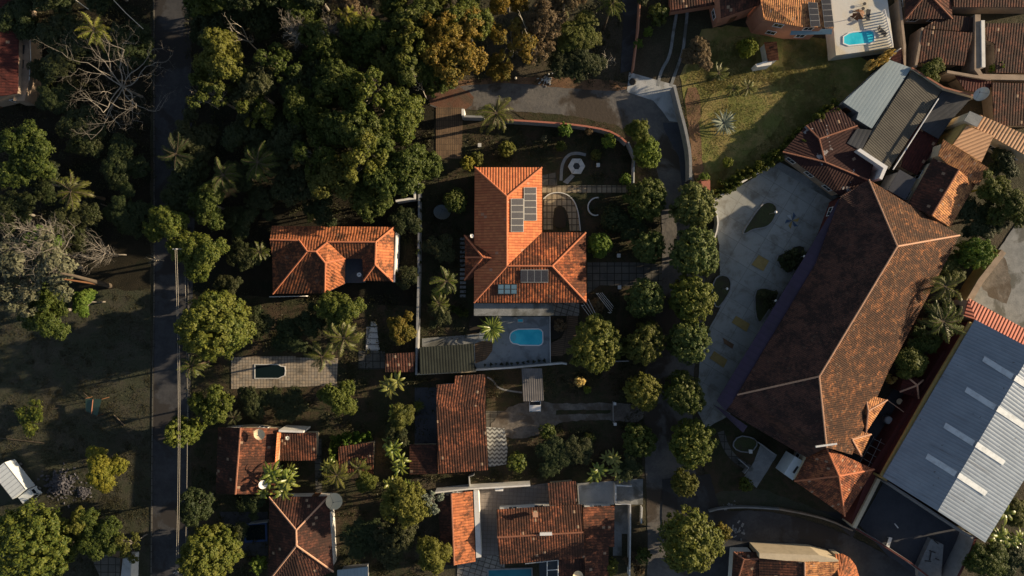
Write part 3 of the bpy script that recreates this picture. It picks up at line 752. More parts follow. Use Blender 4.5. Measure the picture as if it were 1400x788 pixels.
def tree(kind, u, v, r, H, label, leaf=None, name=None, cat='tree', group=None, i=None, bark=None):
    """r: crown radius in photo pixels, H: height in metres"""
    TI[0] += 1; lst = PROTO[kind]; R0, H0, zc, cm, tm = lst[(TI[0] if i is None else i) % len(lst)]
    sz = H / H0; zc *= sz; c = W(u, v, zc); f = r * K * (CH - zc) / CH / R0
    name = name or {'palm': 'palm_tree', 'banana': 'banana_plant', 'sword': 'sword_leaf_plant', 'bush': 'bush', 'small': 'small_tree'}.get(kind, 'broadleaf_tree')
    o = empty(name, label, cat, group, (c.x, c.y, 0), random.uniform(0, 6.28)); o.scale = (f, f, sz)
    t = link('trunk', tm, o); k = link('crown' if kind != 'banana' else 'leaves', cm, o)
    if leaf: k.material_slots[0].link = 'OBJECT'; k.material_slots[0].material = MATS[leaf]
    if bark: t.material_slots[0].link = 'OBJECT'; t.material_slots[0].material = MATS[bark]
    return o
def bare(kind, u, v, r, H, label, bark=None, rz=None):
    me, R0, H0, zc = BARE[kind]; sz = H / H0; zc *= sz; c = W(u, v, zc); f = r * K * (CH - zc) / CH / R0
    o = link('bare_tree', me); o.location = (c.x, c.y, 0); o.scale = (f, f, sz); o.rotation_euler = (0, 0, random.uniform(0, 6.28) if rz is None else rz)
    if bark: o.material_slots[0].link = 'OBJECT'; o.material_slots[0].material = MATS[bark]
    return T(o, label, 'tree')
def inpoly(x, y, p):
    c = False; n = len(p)
    for i in range(n):
        (x1, y1), (x2, y2) = p[i], p[i - 1]
        if (y1 > y) != (y2 > y) and x < (x2 - x1) * (y - y1) / (y2 - y1) + x1: c = not c
    return c
def cover(name, label, cat, areas, avoid, n, leaf, mat, h=(0.0, .5), wd=.5):
    """uncountable low growth: one object of leaf-sized faces"""
    pts = []
    tot = sum((a[2] - a[0]) * (a[3] - a[1]) for a in areas)
    for a in areas:
        k = int(n * (a[2] - a[0]) * (a[3] - a[1]) / tot); cl = max(3, k // 45)
        for _ in range(cl):
            cu, cv = random.uniform(a[0], a[2]), random.uniform(a[1], a[3])
            if any(inpoly(cu, cv, p) for p in avoid): continue
            s = random.uniform(2, 9); hh = random.uniform(*h)
            for _ in range(45):
                u, v = random.gauss(cu, s), random.gauss(cv, s)
                if any(inpoly(u, v, p) for p in avoid): continue
                p = W(u, v, 0); pts.append((p.x, p.y, .04 + random.random() * hh))
    c = np.array(pts); q = kites(c, np.tile([0, 0, 1.0], (len(c), 1)), leaf, wd, 1.1)
    q[:, :, 2] = np.maximum(q[:, :, 2], 0.02)
    o = link(name, quads_mesh(name, q, mat)); T(o, label, cat); o['kind'] = 'stuff'; return o
# ------------------------------------------------------------------ ground
g = MB(); g.face([(-2500, -2500, 0), (2500, -2500, 0), (2500, 2500, 0), (-2500, 2500, 0)]); ST(g.build('ground', 'ground'))
MAIN_ROAD = [(209, -300), (258, -300), (262, 150), (266, 300), (262, 480), (258, 640), (256, 1100), (205, 1100), (207, 640), (211, 380), (212, 100)]
STREET = [(585, 128), (620, 118), (700, 113), (780, 122), (862, 126), (862, 108), (905, 118), (930, 140), (943, 200), (950, 260), (966, 330), (962, 420), (945, 530), (950, 640), (958, 700), (965, 900), (880, 900), (886, 760), (884, 680), (880, 590), (884, 480), (905, 380), (905, 290), (898, 225), (880, 190), (840, 172), (780, 158), (700, 152), (640, 150), (590, 150)]
LANE = [(940, 640), (985, 700), (1040, 697), (1110, 712), (1175, 738), (1240, 775), (1300, 830), (1220, 900), (1180, 800), (1160, 765), (1120, 752), (1040, 750), (1000, 762), (985, 830), (940, 830)]
COURT = [(978, 274), (1020, 250), (1058, 226), (1150, 272), (1160, 330), (1004, 560), (985, 580), (968, 592), (952, 560), (958, 470), (985, 420), (983, 335), (976, 300)]
LAWN = [(930, 105), (960, 40), (1000, 35), (1140, 55), (1170, 75), (1200, 90), (1160, 142), (1060, 222), (980, 268), (955, 255), (945, 200)]
FIELD = [(-400, 440), (60, 410), (150, 395), (206, 400), (206, 900), (-400, 900)]
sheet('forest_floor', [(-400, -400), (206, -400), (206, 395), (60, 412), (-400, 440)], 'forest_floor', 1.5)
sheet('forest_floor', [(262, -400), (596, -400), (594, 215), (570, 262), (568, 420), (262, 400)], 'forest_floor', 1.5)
sheet('field', FIELD, 'field', 1.5)
sheet('lawn', LAWN, 'lawn', 1)
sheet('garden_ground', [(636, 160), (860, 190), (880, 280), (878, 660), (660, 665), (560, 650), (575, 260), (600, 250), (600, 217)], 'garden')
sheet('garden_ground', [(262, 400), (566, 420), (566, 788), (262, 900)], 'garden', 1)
sheet('road', MAIN_ROAD, 'asphalt', 0.3)
sheet('dirt', [(582, 118), (640, 108), (700, 104), (860, 110), (862, 128), (700, 124), (640, 130), (585, 135)], 'dirt', 1.5, 1)
sheet('street', STREET, 'street', 0.5, 1)
sheet('dirt', [(578, 128), (600, 122), (640, 120), (648, 140), (634, 152), (592, 150)], 'dirt_red', 2, 1)
sheet('verge', [(700, 152), (780, 158), (845, 172), (868, 192), (858, 197), (810, 178), (720, 166)], 'garden', 1)
sheet('lane', LANE, 'asphalt', 0.5, 1)
sheet('concrete_apron', [(860, 99), (924, 117), (934, 168), (915, 166), (905, 152), (893, 138), (857, 126)], 'concrete_pale')
sheet('street_patch', [(906, 168), (934, 168), (944, 210), (944, 255), (932, 255), (928, 215), (908, 178)], 'asphalt_blue')
sheet('path', [(848, -60), (872, -60), (874, 30), (864, 96), (848, 100), (852, 30)], 'asphalt', 0.4)
for k, (a, b) in enumerate((((914, 113), (939, 10)), ((930, 113), (955, 10)))):
    sheet('driveway_track', strip(chaikin([(899, 118), (a[0] - 10, 96), (a[0] + 2, 78), (b[0] - 18, 40), (b[0] - 13, 14), (b[0] - 13, -60)], 2, False) if k == 0 else chaikin([(917, 118), (a[0] - 4, 92), (a[0] + 4, 70), (b[0] - 18, 40), (b[0] - 15, 14), (b[0] - 15, -60)], 2, False), 4.0), 'concrete')
sheet('dirt', [(935, 120), (955, 118), (960, 175), (962, 250), (948, 250), (942, 180)], 'dirt', 1.5, 1)
sheet('dirt', [(955, 150), (985, 120), (1060, 110), (1080, 150), (1050, 190), (990, 235), (965, 240), (958, 200)], 'lawn', 2, 1)
sheet('courtyard_paving', COURT, 'courtyard', 0.3)
sheet('pavement', [(1056, 228), (1066, 222), (1152, 268), (1146, 280)], 'concrete', 0)
sheet('yard', [(1325, 408), (1345, 370), (1400, 290), (1600, 200), (1600, 520), (1400, 450)], 'concrete', 0.6)
sheet('dirt', [(1338, 360), (1375, 340), (1385, 420), (1340, 400)], 'gravel', 2, 1)
sheet('driveway', [(664, 585), (690, 560), (716, 548), (742, 548), (760, 552), (845, 551), (880, 555), (880, 578), (845, 575), (770, 575), (748, 588), (722, 600), (692, 598)], 'gravel', 1.2, 1)
sheet('garden_patch', [(760, 561), (835, 560), (835, 565), (760, 567)], 'garden', 0.8)
sheet('service_yard', [(1245, 500), (1262, 545), (1165, 735), (1140, 715), (1100, 690), (1200, 560)], 'asphalt', 0)
sheet('garden_ground', [(960, 590), (1000, 565), (1080, 600), (1100, 660), (1150, 700), (1070, 695), (980, 692), (962, 640)], 'garden', 0.8)
sheet('side_path', [(1040, 606), (1062, 622), (1034, 667), (1017, 652), (1030, 632)], 'concrete', 0.3)
sheet('side_path', strip(chaikin([(985, 590), (992, 612), (1004, 628), (1024, 640)], 2, False), 9), 'slabs_dark')
sheet('verge', [(960, 690), (985, 672), (1040, 668), (1100, 690), (1150, 712), (1066, 694), (990, 693)], 'lawn' if 0 else 'field', 1)
sheet('street_corner', [(905, 655), (970, 648), (985, 700), (930, 735), (905, 720)], 'asphalt', 0.6)
# the main road's marks: edge kerb and worn line
for pa, w_, nm in (([(209.5, -100), (210.5, 380), (207.5, 640), (205.5, 900)], 1.6, 'kerb'), ([(256, 330), (258, 480), (256.5, 640), (255, 900)], 1.4, 'kerb')):
    ST(bandmesh(MB(), [W(u, v, .13)[:2] for u, v in pa], w_ * K, -0.05, 0.13).build(nm, 'slabs_dark'))
# ---- patios and paths
slab('patio', [(316, 488), (404, 487), (404, 489), (462, 490), (460, 527), (382, 530), (316, 532)], 0.12, 'patio_tiles')
slab('driveway_bridge', [(596, 147), (633, 147), (631, 217), (596, 217)], 0.10, 'pavers')
slab('garden_path', [(741, 254.5), (800, 253.5), (858, 254), (858, 263.5), (800, 263.5), (741, 263.5)], 0.08, 'path_slabs')
slab('pool_deck', [(657, 433), (752, 433), (752, 499), (700, 502), (652, 505), (640, 480), (655, 462)], 0.15, 'deck_blue')
slab('terrace_floor', [(577, 463), (640, 458), (662, 455), (662, 474), (577, 478)], 0.13, 'concrete')
slab('wooden_deck', [(649, 470), (660, 466), (674, 468), (673, 480), (664, 492), (650, 497)], 0.168, 'deck_wood')
slab('terrace_floor', [(752, 470), (752, 487), (768, 487), (781, 478), (790, 455), (790, 432), (775, 432), (774, 447), (768, 462)], 0.14, 'deck_wood')
slab('terrace_floor', [(752, 414), (792, 414), (792, 432), (752, 432)], 0.15, 'yard_stone')
slab('paved_terrace', [(803, 359), (870, 359), (905, 362), (905, 390), (870, 392), (820, 390), (803, 402)], 0.06, 'slabs_dark')
slab('paved_path', [(741, 240), (760, 236), (762, 256), (741, 254)], 0.05, 'slabs_dark')
u_out = [(743, 314), (743, 285), (745, 270), (755, 263.8), (770, 264), (783, 273), (790, 290), (792.5, 316), (779, 316), (777, 295), (772, 284), (765, 281), (758, 285), (756, 300), (756, 314)]
slab('curved_path', u_out, 0.07, 'path_slabs')
slab('terrace_floor', [(664, 562), (694, 562), (694, 584), (664, 584)], 0.05, 'slabs_dark')
slab('tiled_terrace', [(665, 584), (690, 586), (694, 615), (692, 635), (668, 639)], 0.12, 'wave_tiles')
slab('garden_path', strip(chaikin([(666, 516), (674, 520), (680, 530), (692, 534), (714, 537)], 2, False), 2.2), 0.05, 'stone_grey')
slab('yard_floor', [(648, 668), (725, 664), (752, 660), (752, 700), (700, 700), (682, 760), (655, 764)], 0.06, 'yard_tiles')
slab('yard_floor', [(625, 772), (655, 762), (690, 758), (690, 777), (668, 778), (668, 830), (625, 830)], 0.08, 'yard_stone')
slab('forecourt', [(789, 661), (838, 658), (840, 690), (789, 691)], 0.07, 'concrete_pale')
slab('pavement', [(841, 656), (879, 655), (879, 690), (841, 690)], 0.09, 'concrete')
slab('yard_floor', [(841, 692), (862, 692), (862, 730), (850, 730), (850, 760), (838, 760), (838, 700)], 0.05, 'concrete')
slab('parking_yard', [(1175, 718), (1209, 658), (1330, 736), (1300, 800), (1240, 788)], 0.05, 'asphalt_blue')
slab('steps', [(501, 447), (516, 447), (517, 480), (500, 480)], 0.14, 'stone_grey')
slab('terrace_floor', [(490, 480), (526, 480), (526, 505), (490, 505)], 0.1, 'slabs_dark')
slab('side_yard', [(300, 700), (366, 700), (366, 760), (335, 760), (312, 735)], 0.05, 'asphalt')
slab('side_path', [(430, 620), (436, 600), (440, 600), (440, 680), (432, 680)], 0.05, 'slabs_dark')
slab('back_yard', [(567, 530), (597, 530), (597, 608), (567, 608)], 0.05, 'asphalt_blue')
slab('arc_path', strip(chaikin([(767, 247), (768, 225), (776, 212), (788, 209), (801, 212)], 3, False), 4), 0.07, 'stone_grey')
slab('path', [(781.5, 238), (786, 241), (776, 252), (769.5, 249)], 0.07, 'stone_grey')
for pts in ([(598, 120), (640, 116), (700, 110)],): pass
# ---- Camera, sun, sky
cam = bpy.data.cameras.new('camera'); co = bpy.data.objects.new('camera', cam); COL.objects.link(co)
co.location = (0, 0, CH); co.rotation_euler = (0, 0, 0); cam.sensor_width = 36; cam.lens = 36 * CH / (1400 * K); cam.clip_end = 6000; cam.clip_start = 0.5
SC.camera = co
EL, AZ = math.radians(15.2), math.atan2(24, 122)      # azimuth measured from +x (right) towards +y (up)
sun = bpy.data.lights.new('sun', 'SUN'); so = bpy.data.objects.new('sun', sun); COL.objects.link(so)
sun.energy = 5.0; sun.angle = math.radians(0.6); sun.color = (1.0, 0.77, 0.50)
sd = Vector((math.cos(EL) * math.cos(AZ), math.cos(EL) * math.sin(AZ), math.sin(EL)))
so.rotation_euler = sd.to_track_quat('Z', 'Y').to_euler(); so.location = sd * 200
w = bpy.data.worlds.new('World'); SC.world = w; w.use_nodes = True; nt = w.node_tree
sky = nt.nodes.new('ShaderNodeTexSky'); sky.sky_type = 'NISHITA'; sky.sun_disc = False; sky.sun_elevation = EL; sky.sun_rotation = math.pi / 2 - AZ
bg = nt.nodes['Background']; bg.inputs[1].default_value = 0.061
hs = nt.nodes.new('ShaderNodeHueSaturation'); hs.inputs['Saturation'].default_value = 0.78; nt.links.new(sky.outputs[0], hs.inputs['Color']); nt.links.new(hs.outputs[0], bg.inputs[0])
SC.view_settings.view_transform = 'Standard'; SC.view_settings.look = 'None'; SC.view_settings.exposure = 0.85; SC.view_settings.gamma = 1.0
SC.render.engine = 'CYCLES'; SC.render.resolution_x = 1024; SC.render.resolution_y = 576
SC.cycles.max_bounces = 5; SC.cycles.diffuse_bounces = 2; SC.cycles.transmission_bounces = 3
# ------------------------------------------------------------------ houses
# main house under two crossing hips
MV = dict(a=(649, 229, 0), b=(741, 229, 0), c=(693, 269, 1), d=(741, 318, 0), e=(693, 364, 1), f=(648, 414, 0), g=(801, 318, 0), h=(755, 364, 1), i=(802, 414, 0))
MAINH, MP = building('main_house', 'big orange tiled L-shaped house with three solar arrays beside the blue pool', 'house', MV,
    ['abc', 'bdec', 'aCef'.replace('C', 'c'), ('dghe', 'tile_main_old'), ('gih', 'tile_main_old'), ('ifeh', 'tile_main_old')], 4.0, 5.75, 'tile_main', 'wall_cream', 'ridge_red')
building('porch', 'small dark tiled hipped porch on the left side of the big L-shaped house', 'porch',
    dict(a=(635, 322, 0), b=(650, 322, 0), c=(672, 353, .9), d=(643, 383, 0), e=(635, 383, 0), f=(636, 352, .2), g=(660, 352, .9)),
    ['abcg', 'agf', 'fge', ('edcg', 'tile_main_old')], 3.2, 5.4, 'tile_main_old', 'wall_cream', 'ridge_red', d=.3, win=False)
def plane(P, ks): return [P[k] for k in ks]
EP = plane(MP, 'bec')
panels(EP, [(698, 272), (715.5, 272), (715.5, 317.5), (698, 317.5)], 1, 5, 'solar panel in the lower left array of five on the big L-shaped house roof', 'solar panels in the lower left array')
panels(EP, [(715.8, 256.5), (733, 256.5), (733.5, 302), (715.8, 302)], 1, 5, 'solar panel in the upper right array of five on the big L-shaped house roof', 'solar panels in the upper right array')
SP = plane(MP, 'ifh')
panels(SP, [(712, 368.5), (749.5, 368.5), (749.5, 386), (712, 386)], 4, 1, 'dark upright solar panel in the row of four above the roof window', 'solar panels in the row of four')
# roof window
C, n = quad_on(SP, [(680.5, 388), (707, 388), (707, 402), (680.5, 402)], 0.1)
if newell(C).z < 0: C = C[::-1]
m = MB()
top = [p + n * .1 for p in C]; m.face(top)
for k in range(4): m.face([C[k], C[(k + 1) % 4], top[(k + 1) % 4], top[k]])
rw = T(m.build('roof_window', 'dark_metal'), 'dark framed roof window with three blue panes low on the big L-shaped house roof', 'skylight')
ux = (top[1] - top[0]); vy = top[3] - top[0]
xs = sorted([0, 1], key=lambda t: 0)
for k in range(3):
    for j in range(2):
        lo, hi = (k + .10) / 3, (k + .90) / 3
        jl, jh = (.07, .46) if j == 0 else (.54, .93)
        if ux.length > vy.length: q = [top[0] + ux * a + vy * b for a, b in ((lo, jl), (hi, jl), (hi, jh), (lo, jh))]
        else: q = [top[0] + vy * a + ux * b for a, b in ((lo, jl), (hi, jl), (hi, jh), (lo, jh))][::-1]
        MB().face([p + n * .01 for p in q]).build('pane', 'glass_blue', rw)
# flat terrace canopy behind the house
building('canopy', 'flat grey terrace canopy between the big L-shaped house and the blue pool', 'canopy', dict(a=(648, 415, 0), b=(757, 415, 0), c=(757, 432, 0), d=(648, 432, 0)), ['abcd'], 2.7, 2.7, 'concrete', 'wall_cream', None, walls=False)
T(bpy.data.objects['canopy'], 'flat grey terrace canopy between the big L-shaped house and the blue pool', 'canopy')
cr_ = bpy.data.objects['canopy']; pm = MB()
for u in (652, 687, 722, 753): p = W(u, 430, 2.5); pm.box((p.x, p.y, 1.25), (.15, .15, 2.5))
pm.build('posts', 'wall_white', cr_)
# olive corrugated shed roof by the pool
building('carport', 'dark green corrugated lean-to roof in the corner of the white wall', 'shed', dict(a=(574, 475, 0), b=(648, 470, 0), c=(649, 507, 1), d=(574, 512, 1)), ['abcd'], 2.5, 2.9, 'sheet_green', 'wall_grey', None, d=.2, win=False)
# left house with weathered orange tiles
LV = dict(a=(371.6, 309, 0), b=(539, 310.5, 0), c=(514, 331, .85), d=(448, 331, .85), e=(432, 344, 1), f=(420, 344, 1), g=(409, 329, .55), h=(369, 328, .45),
          i=(537, 385, 0), j=(513, 362, .85), k=(497, 384, .15), l=(495, 354, .4), m=(472, 354, .4), n=(445, 360, 1), o=(444, 401, .3), p=(471, 388, 0), q=(373, 402, -.1), r=(372, 352, .2))
building('left_house', 'weathered orange tiled house with a small dark roof court behind the pool deck trees', 'house', LV,
    ['abcdefgh', 'bijc', ('jik', 'tile_left_shaded'), ('cjkl', 'tile_left_shaded'), ('dclm', 'tile_left_shaded'), 'edmn', 'nmpo', ('fenoq', 'tile_left_shaded'), ('gfqr', 'tile_left_shaded'), ('hgr', 'tile_left_shaded')], 3.2, 5.6, 'tile_left', 'wall_white', 'ridge_red', d=.35)
o = bpy.data.objects['left_house']; o['label'] = 'weathered orange tiled house with a dark little roof court, left of the long white-topped wall'; o.name = 'tiled_house'
building('roof_court', 'dark flat roof sunk in the middle of the weathered orange house', 'flat roof', dict(a=(472, 354, 0), b=(495, 354, 0), c=(496, 387, 0), d=(472, 387, 0)), ['abcd'], 2.6, 2.6, 'asphalt_blue', 'wall_grey', None, win=False, d=.1)
m = MB(); p = [W(541, 318, 3)[:2], W(542.5, 318, 3)[:2], W(540, 386, 3)[:2], W(538, 386, 3)[:2]]
T(m.prism(p, 0, 3.1).build('side_wall', 'wall_white'), 'tall white wall strip along the right side of the weathered orange house', 'wall')
# lower left houses
HB, HP = building('tiled_house', 'brown tiled house with a big beige dish on its roof near the road', 'house',
    dict(a=(298, 585, 0), b=(329, 585, 1), c=(322, 676, 1), d=(295, 675, 0), e=(380, 586, 0), f=(376, 676, 0)), ['abcd', ('becf'.replace('cf', 'fc'), 'tile_rust')], 3.0, 4.8, 'tile_dark', 'wall_cream', 'ridge_dull')
building('annex', 'low tiled annex with a small dish, right of the brown house with the beige dish', 'house',
    dict(a=(384, 592, .8), b=(432, 592, .8), c=(432, 630, 0), d=(380, 630, 0)), ['abcd'], 2.5, 3.3, 'tile_rust', 'wall_cream', None, win=False)
building('roof_strip', 'narrow bright orange tiled strip between the brown house and its low annex', 'roof', dict(a=(379, 592, .9), b=(384, 592, 0), c=(380, 632, 0), d=(376, 632, .9)), ['abcd'], 3.35, 4.1, 'tile_main', 'wall_cream', None, win=False, d=.1)
m = MB(); m.prism([W(u, v, 3.5)[:2] for u, v in ((381, 588), (415, 589.5), (415, 592), (381, 591))], 0, 3.5)
T(m.build('parapet', 'wall_white'), 'white parapet along the top of the low annex with the small dish', 'wall')
building('tiled_house', 'dark brown hip roofed house with pale ridges at the bottom left', 'house',
    dict(a=(368, 680, 0), b=(449, 679, 0), c=(405, 725, 1), d=(405.5, 746, 1), e=(367, 795, 0), f=(456, 782, 0), g=(405, 800, .1)), ['abc', 'bfdc', 'aced'.replace('ed', 'de'), 'dfge'], 3.2, 5.6, 'tile_dark', 'wall_white', 'ridge_pale')
building('garden_house', 'small brown tiled outbuilding framed by a hedge', 'shed', dict(a=(463, 611, .9), b=(511, 605, .9), c=(510, 648, 0), d=(463, 646, 0)), ['abcd'], 2.4, 3.2, 'tile_rust', 'wall_cream', None, win=False)
building('shed', 'small reddish tiled shed below the brown and green tree beside the white wall', 'shed', dict(a=(527, 484, .8), b=(566, 482, .8), c=(566, 509, 0), d=(527, 509, 0)), ['abcd'], 2.3, 2.9, 'tile_dark', 'wall_cream', None, win=False)
# centre lower house
building('tiled_house', 'long rust tiled house right below the green lean-to, with a wavy tiled terrace', 'house',
    dict(a=(597, 526, .9), b=(622, 525, .9), c=(622, 514, .8), d=(663, 512, .8), e=(664, 556, .97), f=(667, 643, 0), g=(599, 648, 0), h=(597, 556, 1)), ['abcdeh', 'hefg'], 2.9, 3.9, 'tile_rust', 'wall_cream', None)
building('annex', 'low dark tiled annex at the lower left of the long rust tiled house', 'shed', dict(a=(560, 608, 0), b=(598, 608, .6), c=(598, 648, .6), d=(560, 649, 0)), ['abcd'], 2.2, 2.9, 'tile_dark', 'wall_cream', None, win=False)
cpo, _ = building('carport', 'grey striped carport with a white car nose showing at its lower end', 'carport', dict(a=(713, 504, 0), b=(741, 504, 0), c=(743.5, 548, 0), d=(715.5, 549, 0)), ['abcd'], 2.5, 2.5, 'sheet_grey', 'wall_grey', None, walls=False)
pm = MB()
for u, v in ((715, 507), (739, 507), (742, 546), (717, 546)): p = W(u, v, 2.4); pm.tube([(p.x, p.y, 0), (p.x, p.y, 2.36)], .06, 8)
pm.build('posts', 'grey_metal', cpo)
# bottom compound
building('tiled_house', 'narrow gabled house with one bright orange slope beside the white band, bottom centre', 'house',
    dict(a=(598, 677, 0), b=(617, 675, 1), c=(621, 773, 1), d=(604, 772, 0), e=(646, 672, 0), f=(650, 768, 0)), ['abcd', ('befc', 'tile_left')], 2.9, 3.9, 'tile_dark', 'wall_white', 'ridge_dull')
m = MB().prism([W(u, v, 2.9)[:2] for u, v in ((647.5, 672), (654, 672), (658, 762), (651, 763))], 0, 2.9)
T(m.build('flat_canopy', 'wall_white'), 'long white flat slab along the right side of the narrow orange house', 'canopy')
building('tiled_house', 'wide dark rust tiled house with a white skylight on its ridge, bottom centre', 'house',
    dict(a=(679, 697, 0), b=(795, 690, 0), c=(797.5, 728, 1), d=(680, 735, 1), e=(800, 763, 0), f=(683, 772, 0)), ['abcd', 'dcef'], 3.0, 4.5, 'tile_rust', 'wall_white', 'ridge_dull')
building('annex', 'reddish tiled wing to the right of the wide dark rust tiled house', 'house',
    dict(a=(797, 694, .6), b=(840, 692, 0), c=(840, 748, 0), d=(832, 748, .1), e=(832, 800, .1), f=(800, 800, .6), g=(799, 748, .6)), ['abcdg', 'gdef'], 2.6, 3.4, 'tile_rust', 'wall_white', None)
building('shed_roof', 'small dark red tiled roof above the wide dark rust tiled house', 'shed', dict(a=(749, 661, 0), b=(787, 658, 0), c=(789, 690, .6), d=(751, 692, .6)), ['abcd'], 2.4, 3.0, 'tile_dark', 'wall_cream', None, win=False)
building('annex', 'dark tiled low roof between the glass roof and the reddish wing, bottom edge', 'shed', dict(a=(764, 766, .6), b=(799, 764, .6), c=(799, 800, 0), d=(764, 800, 0)), ['abcd'], 2.4, 2.9, 'tile_dark', 'wall_cream', None, win=False)
# bottom right house
building('tiled_house', 'brown tiled house with a long white parapet facing the curved lane', 'house',
    dict(a=(1038, 763, .3), b=(1100, 769, 1), c=(1101, 830, 1), d=(1038, 830, .3), e=(1147, 766, .4), f=(1148, 830, .4)), ['abcd', ('befc', 'tile_light')], 3.4, 4.6, 'tile_rust', 'wall_white', 'ridge_pale')
building('tiled_house', 'dark tiled end of the house at the bottom right with small pale hips', 'house', dict(a=(1003, 755, 0), b=(1035, 755, 0), c=(1017, 765, .5), d=(1037, 764, .5), e=(1037, 830, .5), f=(998, 830, 0)), ['abdc', 'acf', 'cdef'], 3.0, 4.4, 'tile_rust', 'wall_white', 'ridge_dull', win=False)
m = MB().prism([W(u, v, 4.2)[:2] for u, v in ((1038, 756), (1120, 759), (1146, 766), (1146, 767.5), (1100, 769), (1038, 763))], 0, 4.3)
T(m.build('parapet_wall', 'wall_cream'), 'long cream and white parapet wall above the brown tiled house by the curved lane', 'wall')
V = {}; cx, cy = 1147, 795; ks = 'abcdefghij'
for k in range(9): t = math.radians(100 - 22 * k); V[ks[k]] = (cx + 28 * math.cos(t), cy - 38 * math.sin(t), 0)
V['z'] = (cx, cy, 1)
building('round_house', 'round ended orange tiled roof fanning out beside the curved lane', 'house', V, ['z' + ks[k] + ks[k + 1] for k in range(8)], 3.0, 4.6, 'tile_left', 'wall_cream', None, win=False)
# top right house with terrace
building('villa', 'orange tiled villa with solar panels and salmon walls, left of the terrace pool', 'house',
    dict(a=(1046, -20, .9), b=(1133, -20, .9), c=(1140, 38, 0), d=(1095, 37, 0), e=(1045, 27, .1), f=(1040, 0, .9)), [('abcdef', 'tile_light')], 6.4, 8.2, 'tile_light', 'wall_salmon', 'ridge_pale', d=.6)
VP = [W(1046, -20, 6.4 + .9 * 1.8), W(1133, -20, 6.4 + .9 * 1.8), W(1140, 38, 6.4)]
panels(VP, [(1104, 3), (1117, 4), (1121, 36), (1108, 37)], 1, 4, 'solar panel in the left column on the orange villa roof, top right', 'solar panels in the villa left column')
panels(VP, [(1122, -2), (1135, -2), (1140, 37), (1127, 38)], 1, 5, 'solar panel in the right column on the orange villa roof, next to the terrace', 'solar panels in the villa right column')
building('villa_wing', 'dark red tiled wing with a salmon wall left of the orange villa roof, top edge', 'house',
    dict(a=(983, -20, 1), b=(1044, -20, 1), c=(1044, 5, .2), d=(986, 25, 0)), ['abcd'], 5.4, 7.0, 'tile_dark', 'wall_salmon', None, d=.5)
building('lean_to', 'dull brown low roof at the top edge left of the villa wing', 'shed', dict(a=(915, -30, .5), b=(982, -30, .5), c=(980, 6, 0), d=(917, 16, 0)), ['abcd'], 2.6, 3.1, 'tile_dark', 'wall_salmon', None, win=False)
building('hut', 'small red tiled hut with a white side standing on the lawn below the villa', 'shed', dict(a=(1045, 58, .0), b=(1062, 57, .9), c=(1065, 82, .9), d=(1050, 84, .0)), ['abcd'], 2.2, 2.9, 'tile_left', 'wall_white', None, d=.1, win=False)
m = MB().prism([W(u, v, 2)[:2] for u, v in ((1033, 88), (1052, 82), (1057, 83), (1054, 89), (1035, 92))], 0, 2.0)
T(m.build('low_store', 'wall_white'), 'low white store at the foot of the small red hut on the lawn', 'shed')
building('glass_canopy', 'glass and metal lean-to canopy along the lower wall of the orange villa', 'canopy', dict(a=(1083, 39, 1), b=(1138, 40, 1), c=(1137, 47, 0), d=(1080, 48, 0)), ['abcd'], 3.0, 3.6, 'glass_blue', 'wall_grey', None, walls=False, thick=.06)
# terrace with pool on it
tb = [(1133, -40), (1208, -40), (1222, 65), (1143, 76)]
to = T(MB().prism([W(u, v, 2.6)[:2] for u, v in tb], 0, 2.6).build('pool_terrace', 'terrace_sand'), 'raised pale terrace with a small cyan pool at the top right', 'terrace')
# balustrade
bal = empty('balustrade', 'white balustrade along the right edge of the raised pale terrace', 'railing')
a, b = W(1209, 14, 3.4), W(1220, 62, 3.4); rm = MB(); rm.tube([(a.x, a.y, 3.5), (b.x, b.y, 3.5)], .09, 6)
rm.build('rail', 'white_paint', bal); pm = MB()
for k in range(14): p = a.lerp(b, k / 13); pm.box((p.x, p.y, 3.03), (.16, .16, .86))
pm.build('balusters', 'white_paint', bal)
# church-like long hall
HV = dict(a=(1188, 246, 0), b=(1227, 337, 1), c=(1312, 322, 0), d=(1213, 512, 0), e=(1183, 575, 0), f=(1120, 515, 1), g=(1130, 612, .82), h=(1008, 540, 0), i=(1116, 360, 0), j=(1103, 626, 0), k=(993, 562, -.12), l=(1165, 622, .2), m=(1150, 268, 0))
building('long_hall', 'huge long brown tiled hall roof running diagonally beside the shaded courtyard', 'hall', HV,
    ['acb', 'bcdf', ('abfhim', 'tile_hall_shaded'), ('fhkjg', 'tile_hall_shaded'), 'fdelg'], 4.6, 9.6, 'tile_hall', 'wall_wine', 'ridge_pale', d=.5)
building('hall_tail', 'square hipped brick brown roof joined to the lower end of the long hall', 'hall',
    dict(a=(1113, 607, .1), b=(1195, 642, 0), c=(1147, 651, 1), d=(1155, 706, 0), e=(1086, 658, 0), f=(1130, 612, .75)), ['afce', 'fbc', 'bdc', 'dec'], 4.6, 7.2, 'tile_tail', 'wall_cream', 'ridge_red', d=.3)
building('awning', 'long purple sheet awning along the courtyard side of the long hall', 'awning', dict(a=(1147, 272, 0), b=(1158, 276, 1), c=(1116, 360, 1), d=(1009, 541, 1), e=(992, 562, 1), f=(980, 548, 0), g=(1101, 350, 0)), ['abcg', 'gcdf', 'fde'], 3.9, 4.35, 'sheet_purple', 'wall_wine', None, walls=False, thick=.08)
building('awning', 'purple sheet awning at the lower left corner of the long hall', 'awning', dict(a=(975, 553, 0), b=(993, 563, 1), c=(1022, 583, 1), d=(1016, 592, 0)), ['abcd'], 3.8, 4.2, 'sheet_purple', 'wall_wine', None, walls=False, thick=.08)
